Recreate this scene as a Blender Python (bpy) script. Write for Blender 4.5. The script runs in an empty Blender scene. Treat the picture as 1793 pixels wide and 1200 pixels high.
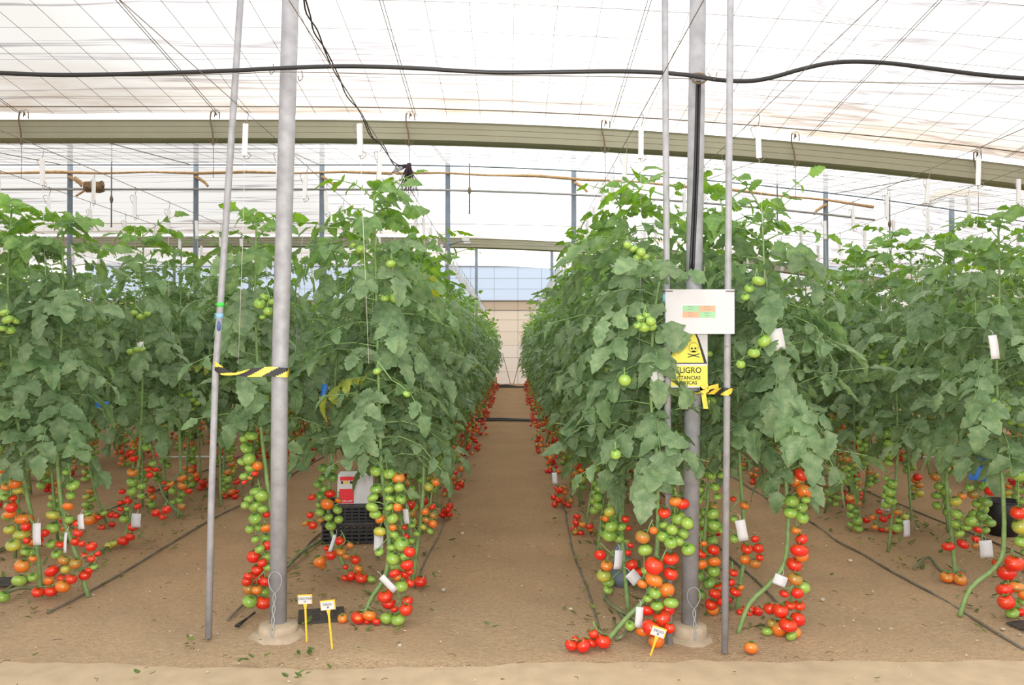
import bpy, math, random
import numpy as np
from mathutils import Vector, Matrix, Euler, Quaternion
R = random.Random(7)
PI = math.pi
sc = bpy.context.scene
COL = sc.collection

# ------------------------------------------------------------------ camera, sky, exposure
F = 1367.0; CX = 896.5; CZ = 1.5; TH = math.atan(10 / F)
cd = bpy.data.cameras.new('camera'); cam = bpy.data.objects.new('camera', cd); COL.objects.link(cam)
cd.sensor_width = 36; cd.lens = 36 * F / 1793; cd.clip_end = 300; cd.clip_start = 0.05
cam.location = (0, 0, CZ); cam.rotation_euler = (PI / 2 + TH, 0, 0)
sc.camera = cam
w = bpy.data.worlds.new('sky'); sc.world = w; w.use_nodes = True
nt = w.node_tree; bg = nt.nodes['Background']
tc = nt.nodes.new('ShaderNodeTexCoord'); sx = nt.nodes.new('ShaderNodeSeparateXYZ'); rp = nt.nodes.new('ShaderNodeValToRGB')
nt.links.new(tc.outputs['Generated'], sx.inputs[0]); nt.links.new(sx.outputs['Z'], rp.inputs[0])
rp.color_ramp.elements[0].position = 0.0; rp.color_ramp.elements[0].color = (0.97, 0.98, 1.0, 1)
rp.color_ramp.elements[1].position = 0.6; rp.color_ramp.elements[1].color = (1.0, 0.985, 0.96, 1)
nt.links.new(rp.outputs[0], bg.inputs[0]); bg.inputs[1].default_value = 1.75
sl = bpy.data.lights.new('sun', 'SUN'); sun = bpy.data.objects.new('sun', sl); COL.objects.link(sun)
sl.energy = 1.4; sl.angle = math.radians(25); sl.color = (1, 0.97, 0.92)
sun.rotation_euler = (math.radians(48), 0, math.radians(-12))     # hazy sun high behind the camera
fl = bpy.data.lights.new('camera_flash', 'POINT'); flo = bpy.data.objects.new('camera_flash', fl); COL.objects.link(flo)
fl.energy = 290; fl.shadow_soft_size = 0.06; fl.color = (1, 0.98, 0.95); flo.location = (-0.03, 0.03, CZ + 0.13)      # the photographer's flash
sc.view_settings.view_transform = 'Standard'; sc.view_settings.look = 'None'
sc.view_settings.gamma = 1; sc.view_settings.use_curve_mapping = False
sc.view_settings.exposure = 0.22
cy = sc.cycles
cy.max_bounces = 7; cy.diffuse_bounces = 4; cy.glossy_bounces = 2; cy.transmission_bounces = 4
cy.transparent_max_bounces = 8; cy.use_denoising = True; cy.caustics_reflective = False; cy.caustics_refractive = False
cy.sample_clamp_indirect = 6

def W(x, y, d):
    """point at depth d (metres in front of the lens) seen at a pixel of the photograph"""
    a = (x - CX) / F; b = (600 - y) / F
    fy = math.cos(TH) - b * math.sin(TH); fz = math.sin(TH) + b * math.cos(TH)
    t = d / fy
    return Vector((a * t, d, CZ + fz * t))
def PX(p):
    c = math.cos(TH); s = math.sin(TH)
    z = p[2] - CZ; dep = p[1] * c + z * s; up = -p[1] * s + z * c
    return CX + F * p[0] / dep, 600 - F * up / dep
def drop(X):
    return 0.0078 * (X + 2.5) ** 2 if X > -2.5 else 0.0

# ------------------------------------------------------------------ materials
def newmat(name):
    m = bpy.data.materials.new(name); m.use_nodes = True
    n = m.node_tree; b = n.nodes['Principled BSDF']
    return m, n, b
def N(n, t, **k):
    x = n.nodes.new(t)
    for a, v in k.items(): setattr(x, a, v)
    return x
def mat(name, col, rough=0.6, metal=0.0, var=0.12, scale=30, bump=0.0, spec=0.5, coord='Object'):
    m, n, b = newmat(name)
    b.inputs['Roughness'].default_value = rough; b.inputs['Metallic'].default_value = metal
    b.inputs['Specular IOR Level'].default_value = spec
    tc = N(n, 'ShaderNodeTexCoord'); nz = N(n, 'ShaderNodeTexNoise'); nz.inputs['Scale'].default_value = scale
    nz.inputs['Detail'].default_value = 4
    n.links.new(tc.outputs[coord], nz.inputs['Vector'])
    r = N(n, 'ShaderNodeValToRGB'); e = r.color_ramp.elements
    e[0].position = 0.3; e[1].position = 0.7
    e[0].color = tuple(c * (1 - var) for c in col) + (1,); e[1].color = tuple(min(1, c * (1 + var)) for c in col) + (1,)
    n.links.new(nz.outputs[0], r.inputs[0]); n.links.new(r.outputs[0], b.inputs['Base Color'])
    if bump:
        bp = N(n, 'ShaderNodeBump'); bp.inputs['Strength'].default_value = bump; bp.inputs['Distance'].default_value = 0.01
        n.links.new(nz.outputs[0], bp.inputs['Height']); n.links.new(bp.outputs[0], b.inputs['Normal'])
    return m
M = {}
M['galv'] = mat('galvanised', (0.35, 0.355, 0.38), 0.6, 0.12, 0.16, 18, 0.05)
M['galv_dull'] = mat('galvanised_dull', (0.33, 0.33, 0.33), 0.6, 0.15, 0.16, 9, 0.05)
M['bluegrey'] = mat('painted_post', (0.16, 0.20, 0.24), 0.6, 0.1, 0.1, 8)
M['wire'] = mat('wire', (0.25, 0.22, 0.20), 0.6, 0.3)
M['rust'] = mat('rusty_iron', (0.20, 0.15, 0.10), 0.8, 0.1, 0.3, 40, 0.2)
M['hose'] = mat('black_hose', (0.018, 0.018, 0.022), 0.35)
M['drip'] = mat('dusty_drip_hose', (0.17, 0.145, 0.11), 0.7, 0, 0.4, 6)
M['black'] = mat('black_plastic', (0.018, 0.018, 0.02), 0.5)
M['blackdust'] = mat('dusty_black_plastic', (0.05, 0.046, 0.043), 0.6, 0, 0.5, 30)
M['white'] = mat('white_plastic', (0.66, 0.66, 0.67), 0.5, 0, 0.03)
M['paper'] = mat('white_paper', (0.62, 0.61, 0.63), 0.8, 0, 0.03)
M['board'] = mat('white_board', (0.56, 0.555, 0.58), 0.8, 0, 0.02, 3)
M['yellow'] = mat('yellow_plastic', (0.85, 0.52, 0.04), 0.5, 0, 0.05)
M['tapeyel'] = mat('yellow_tape', (0.80, 0.58, 0.06), 0.4, 0, 0.1, 20)
M['signyel'] = mat('sign_yellow', (0.82, 0.76, 0.10), 0.5, 0, 0.04)
M['ink'] = mat('ink', (0.02, 0.02, 0.02), 0.6, 0, 0)
M['greyink'] = mat('grey_ink', (0.18, 0.18, 0.2), 0.6, 0, 0)
M['blue'] = mat('blue_card', (0.02, 0.17, 0.62), 0.5, 0, 0.05)
M['red'] = mat('red_print', (0.80, 0.02, 0.03), 0.5, 0, 0.03)
M['celln'] = mat('green_print', (0.28, 0.52, 0.30), 0.7, 0, 0.02)
M['cello'] = mat('orange_print', (0.66, 0.35, 0.22), 0.7, 0, 0.02)
M['concrete'] = mat('concrete', (0.45, 0.36, 0.26), 0.9, 0, 0.15, 14, 0.5)
M['gutter'] = mat('gutter_metal', (0.36, 0.36, 0.27), 0.6, 0.0, 0.06, 2)
M['wood'] = mat('pale_wood', (0.52, 0.34, 0.18), 0.8, 0, 0.25, 15, 0.2)
M['bark'] = mat('bark', (0.24, 0.16, 0.09), 0.9, 0, 0.5, 18, 0.6)
M['root'] = mat('dark_twine', (0.05, 0.035, 0.045), 0.8, 0, 0.3)
M['scrap'] = mat('tan_film_scrap', (0.72, 0.50, 0.28), 0.7, 0, 0.2, 6)
M['greentape'] = mat('green_tape', (0.06, 0.6, 0.08), 0.5, 0, 0)
M['bluetape'] = mat('pale_blue_tape', (0.30, 0.55, 0.75), 0.5, 0, 0)
M['bluetag'] = mat('navy_tag', (0.05, 0.12, 0.32), 0.5, 0, 0)
M['pinktape'] = mat('pale_tape', (0.75, 0.65, 0.55), 0.5, 0, 0)
M['string'] = mat('white_twine', (0.70, 0.70, 0.66), 0.8, 0, 0)
M['stem'] = mat('green_stem', (0.20, 0.32, 0.11), 0.6, 0, 0.22, 25, 0.2)
M['vine'] = mat('woody_vine', (0.18, 0.20, 0.10), 0.8, 0, 0.4, 15, 0.4)
M['calyx'] = mat('calyx_green', (0.10, 0.22, 0.05), 0.6, 0, 0.2)
M['dryleaf'] = mat('withered_leaf', (0.20, 0.19, 0.09), 0.8, 0, 0.5, 12)
M['twig'] = mat('dry_twig', (0.14, 0.09, 0.055), 0.9, 0, 0.3, 12)
M['pebble'] = mat('pebble', (0.50, 0.42, 0.32), 0.9, 0, 0.3, 12)

def leafmat(name, c1, c2, near):
    m, n, b = newmat(name); n.nodes.remove(b)
    out = n.nodes['Material Output']
    at = N(n, 'ShaderNodeAttribute', attribute_name='tint')
    oi = N(n, 'ShaderNodeObjectInfo')
    tc = N(n, 'ShaderNodeTexCoord'); nz = N(n, 'ShaderNodeTexNoise'); nz.inputs['Scale'].default_value = 22; nz.inputs['Detail'].default_value = 3
    n.links.new(tc.outputs['Object'], nz.inputs['Vector'])
    rm = N(n, 'ShaderNodeValToRGB'); rm.color_ramp.elements[0].position = 0.35; rm.color_ramp.elements[1].position = 0.75
    rm.color_ramp.elements[0].color = c1 + (1,); rm.color_ramp.elements[1].color = c2 + (1,)
    n.links.new(nz.outputs[0], rm.inputs[0])
    mx = N(n, 'ShaderNodeMix', data_type='RGBA', blend_type='MULTIPLY'); mx.inputs[0].default_value = 1
    n.links.new(rm.outputs[0], mx.inputs[6]); n.links.new(at.outputs['Color'], mx.inputs[7])
    col = mx.outputs[2]
    pr = N(n, 'ShaderNodeBsdfPrincipled'); pr.inputs['Roughness'].default_value = 0.48
    pr.inputs['Specular IOR Level'].default_value = 0.4
    tl = N(n, 'ShaderNodeBsdfTranslucent')
    hs = N(n, 'ShaderNodeHueSaturation'); hs.inputs['Hue'].default_value = 0.48; hs.inputs['Saturation'].default_value = 1.35; hs.inputs['Value'].default_value = 1.7
    if near:
        lu = N(n, 'ShaderNodeAttribute', attribute_name='leafuv'); sp = N(n, 'ShaderNodeSeparateXYZ')
        n.links.new(lu.outputs['Vector'], sp.inputs[0])
        ab = N(n, 'ShaderNodeMath', operation='ABSOLUTE'); n.links.new(sp.outputs['X'], ab.inputs[0])
        ma = N(n, 'ShaderNodeMath', operation='MULTIPLY_ADD'); n.links.new(ab.outputs[0], ma.inputs[0]); ma.inputs[1].default_value = -0.22
        n.links.new(sp.outputs['Y'], ma.inputs[2])
        mu = N(n, 'ShaderNodeMath', operation='MULTIPLY'); n.links.new(ma.outputs[0], mu.inputs[0]); mu.inputs[1].default_value = 2 * PI * 7
        co = N(n, 'ShaderNodeMath', operation='COSINE'); n.links.new(mu.outputs[0], co.inputs[0])
        pw = N(n, 'ShaderNodeMapRange'); n.links.new(co.outputs[0], pw.inputs[0]); pw.inputs[1].default_value = 0.8; pw.inputs[2].default_value = 1
        mr = N(n, 'ShaderNodeMapRange'); n.links.new(ab.outputs[0], mr.inputs[0]); mr.inputs[1].default_value = 0.1; mr.inputs[2].default_value = 0.0
        mm = N(n, 'ShaderNodeMath', operation='MAXIMUM'); n.links.new(pw.outputs[0], mm.inputs[0]); n.links.new(mr.outputs[0], mm.inputs[1])
        m2 = N(n, 'ShaderNodeMix', data_type='RGBA', blend_type='MIX')
        sc_ = N(n, 'ShaderNodeMath', operation='MULTIPLY'); n.links.new(mm.outputs[0], sc_.inputs[0]); sc_.inputs[1].default_value = 0.22
        n.links.new(sc_.outputs[0], m2.inputs[0]); n.links.new(col, m2.inputs[6]); m2.inputs[7].default_value = (0.30, 0.42, 0.20, 1)
        col = m2.outputs[2]
        bp = N(n, 'ShaderNodeBump'); bp.inputs['Strength'].default_value = 0.5; bp.inputs['Distance'].default_value = 0.004; bp.invert = True
        n2 = N(n, 'ShaderNodeTexNoise'); n2.inputs['Scale'].default_value = 55; n2.inputs['Detail'].default_value = 2; n.links.new(tc.outputs['Object'], n2.inputs['Vector'])
        n.links.new(mm.outputs[0], bp.inputs['Height'])
        b3 = N(n, 'ShaderNodeBump'); b3.inputs['Strength'].default_value = 0.45; b3.inputs['Distance'].default_value = 0.006
        n.links.new(n2.outputs[0], b3.inputs['Height']); n.links.new(bp.outputs[0], b3.inputs['Normal']); n.links.new(b3.outputs[0], pr.inputs['Normal'])
    n.links.new(col, pr.inputs['Base Color']); n.links.new(col, hs.inputs['Color']); n.links.new(hs.outputs[0], tl.inputs[0])
    ms = N(n, 'ShaderNodeMixShader'); ms.inputs[0].default_value = 0.33
    n.links.new(pr.outputs[0], ms.inputs[1]); n.links.new(tl.outputs[0], ms.inputs[2]); n.links.new(ms.outputs[0], out.inputs[0])
    return m
LC1 = (0.115, 0.225, 0.09); LC2 = (0.25, 0.38, 0.165)
M['leaf'] = leafmat('tomato_leaf', LC1, LC2, True)
M['leaffar'] = leafmat('tomato_leaf_plain', LC1, LC2, False)

def tommat(name, c, top):
    m, n, b = newmat(name)
    tc = N(n, 'ShaderNodeTexCoord'); sp = N(n, 'ShaderNodeSeparateXYZ'); n.links.new(tc.outputs['Object'], sp.inputs[0])
    nz = N(n, 'ShaderNodeTexNoise'); nz.inputs['Scale'].default_value = 1.6; n.links.new(tc.outputs['Object'], nz.inputs['Vector'])
    ad = N(n, 'ShaderNodeMath', operation='MULTIPLY_ADD'); n.links.new(nz.outputs[0], ad.inputs[0]); ad.inputs[1].default_value = 1.3; n.links.new(sp.outputs['Z'], ad.inputs[2])
    r = N(n, 'ShaderNodeValToRGB'); r.color_ramp.elements[0].position = 0.55; r.color_ramp.elements[1].position = 1.5 / 1.6
    r.color_ramp.elements[0].color = c + (1,); r.color_ramp.elements[1].color = top + (1,)
    n.links.new(ad.outputs[0], r.inputs[0]); n.links.new(r.outputs[0], b.inputs['Base Color'])
    b.inputs['Roughness'].default_value = 0.22; b.inputs['Subsurface Weight'].default_value = 0.0
    b.inputs['Coat Weight'].default_value = 0.25; b.inputs['Coat Roughness'].default_value = 0.1
    return m
TC = {'r': ('red', (0.72, 0.022, 0.012), (0.66, 0.05, 0.012)),
      'o': ('orange', (0.78, 0.17, 0.02), (0.62, 0.24, 0.04)),
      'b': ('brownish orange', (0.55, 0.19, 0.035), (0.36, 0.24, 0.05)),
      'y': ('yellow green', (0.50, 0.44, 0.06), (0.34, 0.40, 0.07)),
      'g': ('green', (0.30, 0.46, 0.08), (0.22, 0.38, 0.06)),
      'k': ('deep green', (0.20, 0.34, 0.07), (0.14, 0.26, 0.045))}
for k, (nm, a, b_) in TC.items(): M['tom_' + k] = tommat('tomato_skin_' + nm.replace(' ', '_'), a, b_)

# soil
def soilmat():
    m, n, b = newmat('sandy_soil'); b.inputs['Roughness'].default_value = 0.95; b.inputs['Specular IOR Level'].default_value = 0.15
    g = N(n, 'ShaderNodeNewGeometry'); sp = N(n, 'ShaderNodeSeparateXYZ'); n.links.new(g.outputs['Position'], sp.inputs[0])
    n1 = N(n, 'ShaderNodeTexNoise'); n1.inputs['Scale'].default_value = 1.3; n1.inputs['Detail'].default_value = 6; n1.inputs['Roughness'].default_value = 0.65
    n2 = N(n, 'ShaderNodeTexNoise'); n2.inputs['Scale'].default_value = 38; n2.inputs['Detail'].default_value = 6
    n3 = N(n, 'ShaderNodeTexNoise'); n3.inputs['Scale'].default_value = 150; n3.inputs['Detail'].default_value = 3
    for q in (n1, n2, n3): n.links.new(g.outputs['Position'], q.inputs['Vector'])
    # sandy near the path, earthier between the beds
    ad = N(n, 'ShaderNodeMath', operation='MULTIPLY_ADD'); n.links.new(n1.outputs[0], ad.inputs[0]); ad.inputs[1].default_value = 2.4; n.links.new(sp.outputs['Y'], ad.inputs[2])
    mr = N(n, 'ShaderNodeMapRange'); n.links.new(ad.outputs[0], mr.inputs[0]); mr.inputs[1].default_value = 4.5; mr.inputs[2].default_value = 7.0
    c1 = N(n, 'ShaderNodeMix', data_type='RGBA'); n.links.new(mr.outputs[0], c1.inputs[0])
    c1.inputs[6].default_value = (0.68, 0.51, 0.335, 1); c1.inputs[7].default_value = (0.67, 0.435, 0.255, 1)
    r = N(n, 'ShaderNodeValToRGB'); r.color_ramp.elements[0].position = 0.32; r.color_ramp.elements[1].position = 0.68
    r.color_ramp.elements[0].color = (0.78, 0.765, 0.75, 1); r.color_ramp.elements[1].color = (1.12, 1.11, 1.10, 1)
    mixn = N(n, 'ShaderNodeMath', operation='MULTIPLY_ADD'); n.links.new(n2.outputs[0], mixn.inputs[0]); mixn.inputs[1].default_value = 0.5
    hm = N(n, 'ShaderNodeMath', operation='MULTIPLY'); n.links.new(n1.outputs[0], hm.inputs[0]); hm.inputs[1].default_value = 0.5
    n.links.new(hm.outputs[0], mixn.inputs[2]); n.links.new(mixn.outputs[0], r.inputs[0])
    mx = N(n, 'ShaderNodeMix', data_type='RGBA', blend_type='MULTIPLY'); mx.inputs[0].default_value = 1
    n.links.new(c1.outputs[2], mx.inputs[6]); n.links.new(r.outputs[0], mx.inputs[7]); n.links.new(mx.outputs[2], b.inputs['Base Color'])
    bp = N(n, 'ShaderNodeBump'); bp.inputs['Strength'].default_value = 0.9; bp.inputs['Distance'].default_value = 0.03
    am = N(n, 'ShaderNodeMath', operation='ADD'); n.links.new(n2.outputs[0], am.inputs[0]); n.links.new(n3.outputs[0], am.inputs[1])
    n.links.new(am.outputs[0], bp.inputs['Height']); n.links.new(bp.outputs[0], b.inputs['Normal'])
    return m
M['soil'] = soilmat()
M['path'] = mat('cement_path', (0.49, 0.375, 0.25), 0.95, 0, 0.10, 9, 0.4)

def filmmat(name, col, transp, diff, stains_and_falloff=True, dark=1.0):
    m, n, b = newmat(name); n.nodes.remove(b); out = n.nodes['Material Output']
    g = N(n, 'ShaderNodeNewGeometry'); c = None
    rgb = N(n, 'ShaderNodeRGB'); rgb.outputs[0].default_value = col + (1,); c = rgb.outputs[0]
    if stains_and_falloff:
        mp = N(n, 'ShaderNodeMapping'); n.links.new(g.outputs['Position'], mp.inputs[0]); mp.inputs['Scale'].default_value = (0.10, 3.4, 3.0)
        nz = N(n, 'ShaderNodeTexNoise'); nz.inputs['Scale'].default_value = 1.0; nz.inputs['Detail'].default_value = 5; n.links.new(mp.outputs[0], nz.inputs['Vector'])
        r = N(n, 'ShaderNodeValToRGB'); e = r.color_ramp.elements
        e[0].position = 0.47; e[0].color = (1, 1, 1, 1); e[1].position = 0.53; e[1].color = (1, 1, 1, 1)
        k = e.new(0.50); k.color = (0.52, 0.50, 0.53, 1)
        n.links.new(nz.outputs[0], r.inputs[0])
        mx = N(n, 'ShaderNodeMix', data_type='RGBA', blend_type='MULTIPLY'); mx.inputs[0].default_value = 1
        n.links.new(c, mx.inputs[6]); n.links.new(r.outputs[0], mx.inputs[7]); c = mx.outputs[2]
        # brown silt washed down to the gutters (every 8.9 m); weaker daylight glow towards the sides painted into the film colour
        sp = N(n, 'ShaderNodeSeparateXYZ'); n.links.new(g.outputs['Position'], sp.inputs[0])
        a1 = N(n, 'ShaderNodeMath', operation='ADD'); n.links.new(sp.outputs['Y'], a1.inputs[0]); a1.inputs[1].default_value = -8.5 + 89
        pp = N(n, 'ShaderNodeMath', operation='PINGPONG'); n.links.new(a1.outputs[0], pp.inputs[0]); pp.inputs[1].default_value = 4.45
        mr = N(n, 'ShaderNodeMapRange'); n.links.new(pp.outputs[0], mr.inputs[0]); mr.inputs[1].default_value = 1.5; mr.inputs[2].default_value = 0.15
        n4 = N(n, 'ShaderNodeTexNoise'); n4.inputs['Scale'].default_value = 1.0; n4.inputs['Detail'].default_value = 7; n4.inputs['Roughness'].default_value = 0.7
        mp2 = N(n, 'ShaderNodeMapping'); n.links.new(g.outputs['Position'], mp2.inputs[0]); mp2.inputs['Scale'].default_value = (0.5, 2.2, 1)
        n.links.new(mp2.outputs[0], n4.inputs['Vector'])
        r4 = N(n, 'ShaderNodeMapRange'); n.links.new(n4.outputs[0], r4.inputs[0]); r4.inputs[1].default_value = 0.35; r4.inputs[2].default_value = 0.75
        mm = N(n, 'ShaderNodeMath', operation='MULTIPLY'); n.links.new(mr.outputs[0], mm.inputs[0]); n.links.new(r4.outputs[0], mm.inputs[1])
        m2 = N(n, 'ShaderNodeMix', data_type='RGBA', blend_type='MIX'); n.links.new(mm.outputs[0], m2.inputs[0])
        n.links.new(c, m2.inputs[6]); m2.inputs[7].default_value = (0.50, 0.33, 0.17, 1); c = m2.outputs[2]
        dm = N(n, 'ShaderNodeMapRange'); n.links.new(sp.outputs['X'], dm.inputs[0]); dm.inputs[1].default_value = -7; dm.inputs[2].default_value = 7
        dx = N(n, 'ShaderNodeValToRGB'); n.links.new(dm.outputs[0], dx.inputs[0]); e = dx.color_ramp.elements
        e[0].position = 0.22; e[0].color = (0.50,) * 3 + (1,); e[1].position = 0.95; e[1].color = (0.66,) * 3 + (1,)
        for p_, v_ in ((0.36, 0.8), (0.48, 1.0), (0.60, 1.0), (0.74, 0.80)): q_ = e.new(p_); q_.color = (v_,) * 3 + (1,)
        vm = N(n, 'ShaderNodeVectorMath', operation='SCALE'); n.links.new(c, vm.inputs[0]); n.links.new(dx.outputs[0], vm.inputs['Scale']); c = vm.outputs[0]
    tl = N(n, 'ShaderNodeBsdfTranslucent'); n.links.new(c, tl.inputs[0])
    df = N(n, 'ShaderNodeBsdfDiffuse'); n.links.new(c, df.inputs[0])
    tr = N(n, 'ShaderNodeBsdfTransparent'); n.links.new(c, tr.inputs[0])
    a = N(n, 'ShaderNodeMixShader'); a.inputs[0].default_value = diff; n.links.new(tl.outputs[0], a.inputs[1]); n.links.new(df.outputs[0], a.inputs[2])
    b2 = N(n, 'ShaderNodeMixShader'); b2.inputs[0].default_value = transp; n.links.new(a.outputs[0], b2.inputs[1]); n.links.new(tr.outputs[0], b2.inputs[2])
    n.links.new(b2.outputs[0], out.inputs[0])
    return m
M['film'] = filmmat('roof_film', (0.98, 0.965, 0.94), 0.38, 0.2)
M['bluefilm'] = filmmat('blue_side_film', (0.45, 0.54, 0.66), 0.2, 0.3, False)
M['sidefilm'] = filmmat('side_film', (0.85, 0.83, 0.79), 0.15, 0.3, False)
M['beige'] = filmmat('beige_wall_film', (0.62, 0.55, 0.46), 0.0, 0.4, False)
M['beige2'] = filmmat('pale_wall_film', (0.64, 0.59, 0.53), 0.0, 0.4, False)
M['beige3'] = filmmat('stained_wall_film', (0.46, 0.38, 0.29), 0.0, 0.5, False)

# ------------------------------------------------------------------ mesh builder
class MB:
    def __init__(s): s.v = []; s.f = []; s.m = []; s.k = 0
    def add(s, vs, fs, m=0):
        o = len(s.v); s.v += [tuple(p) for p in vs]; s.f += [tuple(o + i for i in f) for f in fs]; s.m += [m] * len(fs); return s
    def box(s, c, d, rot=None, m=0, taper=1.0):
        vs = []
        for z in (-1, 1):
            t = taper if z > 0 else 1
            for x, y in ((-1, -1), (1, -1), (1, 1), (-1, 1)):
                p = Vector((x * d[0] / 2 * t, y * d[1] / 2 * t, z * d[2] / 2))
                if rot is not None: p = rot @ p
                vs.append(p + Vector(c))
        return s.add(vs, [(3, 2, 1, 0), (4, 5, 6, 7), (0, 1, 5, 4), (1, 2, 6, 5), (2, 3, 7, 6), (3, 0, 4, 7)], m)
    def tube(s, pts, r, n=6, m=0, cap=True):
        pts = [Vector(p) for p in pts]; rs = r if isinstance(r, (list, tuple)) else [r] * len(pts)
        vs = []; up = None
        for i, p in enumerate(pts):
            a = pts[max(0, i - 1)]; b = pts[min(len(pts) - 1, i + 1)]; t = (b - a)
            t = t.normalized() if t.length > 1e-9 else Vector((0, 0, 1))
            if up is None:
                up = Vector((1, 0, 0)) if abs(t.x) < 0.8 else Vector((0, 0, 1))
            u = (up - t * up.dot(t)); u = u.normalized() if u.length > 1e-6 else t.orthogonal().normalized(); up = u; w_ = t.cross(u)
            for k in range(n):
                q = 2 * PI * k / n; vs.append(p + (u * math.cos(q) + w_ * math.sin(q)) * rs[i])
        fs = [(i * n + k, i * n + (k + 1) % n, (i + 1) * n + (k + 1) % n, (i + 1) * n + k) for i in range(len(pts) - 1) for k in range(n)]
        if cap: fs += [tuple(range(n - 1, -1, -1)), tuple((len(pts) - 1) * n + k for k in range(n))]
        return s.add(vs, fs, m)
    def lathe(s, prof, n=16, c=(0, 0, 0), m=0, jit=0):
        vs = []
        for (r, z) in prof:
            for k in range(n):
                a = 2 * PI * k / n; rr = r * (1 + R.uniform(-jit, jit)); vs.append((c[0] + rr * math.cos(a), c[1] + rr * math.sin(a), c[2] + z))
        fs = [(i * n + k, i * n + (k + 1) % n, (i + 1) * n + (k + 1) % n, (i + 1) * n + k) for i in range(len(prof) - 1) for k in range(n)]
        fs += [tuple(range(n - 1, -1, -1)), tuple((len(prof) - 1) * n + k for k in range(n))]
        return s.add(vs, fs, m)
    def sph(s, c, r, m=0, n=8, h=5, flat=0.88):
        vs = [(c[0], c[1], c[2] + r * flat)]
        for i in range(1, h):
            a = PI * i / h
            for k in range(n): q = 2 * PI * k / n; vs.append((c[0] + r * math.sin(a) * math.cos(q), c[1] + r * math.sin(a) * math.sin(q), c[2] + r * flat * math.cos(a)))
        vs.append((c[0], c[1], c[2] - r * flat)); L = len(vs) - 1
        fs = [(0, 1 + k, 1 + (k + 1) % n) for k in range(n)]
        fs += [(1 + i * n + k, 1 + (i + 1) * n + k, 1 + (i + 1) * n + (k + 1) % n, 1 + i * n + (k + 1) % n) for i in range(h - 2) for k in range(n)]
        fs += [(L, 1 + (h - 2) * n + (k + 1) % n, 1 + (h - 2) * n + k) for k in range(n)]
        return s.add(vs, fs, m)
    def mesh(s, name, mats, smooth=True):
        me = bpy.data.meshes.new(name); me.from_pydata(s.v, [], s.f)
        for m in (mats if isinstance(mats, (list, tuple)) else [mats]): me.materials.append(M[m])
        me.polygons.foreach_set('material_index', s.m)
        me.polygons.foreach_set('use_smooth', [smooth] * len(s.f)); me.update(); return me
    def obj(s, name, mats, parent=None, smooth=True, loc=None):
        if loc is not None: 
            l = Vector(loc); s.v = [tuple(Vector(p) - l) for p in s.v]
        o = bpy.data.objects.new(name, s.mesh(name, mats, smooth)); COL.objects.link(o)
        if parent is not None: o.parent = parent
        if loc is not None: o.location = loc
        return o
def tag(o, label=None, cat=None, group=None, kind=None):
    if label: o['label'] = label
    if cat: o['category'] = cat
    if group: o['group'] = group
    if kind: o['kind'] = kind
    return o
def empty(name, loc, label=None, cat=None, group=None):
    o = bpy.data.objects.new(name, None); o.empty_display_size = 0.05; COL.objects.link(o); o.location = loc
    return tag(o, label, cat, group)
def inst(name, me, parent=None, loc=(0, 0, 0), rot=(0, 0, 0), scl=(1, 1, 1)):
    o = bpy.data.objects.new(name, me); COL.objects.link(o); o.parent = parent
    o.location = loc; o.rotation_euler = rot; o.scale = scl; return o
def smoothpath(pts, n=6):
    P = [Vector(p) for p in pts]; out = []
    for i in range(len(P) - 1):
        a = P[max(0, i - 1)]; b = P[i]; c = P[i + 1]; d = P[min(len(P) - 1, i + 2)]
        for k in range(n):
            t = k / n
            out.append(0.5 * ((2 * b) + (c - a) * t + (2 * a - 5 * b + 4 * c - d) * t * t + (3 * b - a - 3 * c + d) * t ** 3))
    out.append(P[-1]); return out

# ------------------------------------------------------------------ setting
PITCH = 8.9
def roofz(x, y):
    t = abs(((y - 4.1 + PITCH / 2) % PITCH) - PITCH / 2) / (PITCH / 2)      # 0 ridge .. 1 gutter
    z = 4.56 - 0.56 * t
    return z - drop(x)
# ground
xs = [-26, -20, -15, -11, -8] + [-6 + 0.1 * i for i in range(121)] + [8, 11, 15, 20, 26]
ys = [-12, -6, -2, 0.5, 2.0] + [2.8 + 0.08 * i for i in range(80)] + [9.3 + 0.3 * i for i in range(30)] + [18.5, 20, 23, 26, 30, 34, 45]
def gz(x, y):
    if y < 3.72: return -0.02
    k = 0.006 * math.sin(x * 5.1 + 1.3 * math.sin(y * 3)) + 0.005 * math.sin(y * 7.3 + x * 2.1) + 0.004 * math.sin(x * 13 + y * 11)
    rows = (-3.5, -2.85, -1.37, -0.78, 0.67, 1.28, 2.83, 3.45)
    k += 0.012 * max(math.exp(-((x - r_) / 0.14) ** 2) for r_ in rows)
    return k - 0.006
g = MB()
g.add([(x, y, gz(x, y)) for y in ys for x in xs], [(j * len(xs) + i, j * len(xs) + i + 1, (j + 1) * len(xs) + i + 1, (j + 1) * len(xs) + i) for j in range(len(ys) - 1) for i in range(len(xs) - 1)])
g.obj('floor', 'soil'); bpy.data.objects['floor']['kind'] = 'structure'
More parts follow.
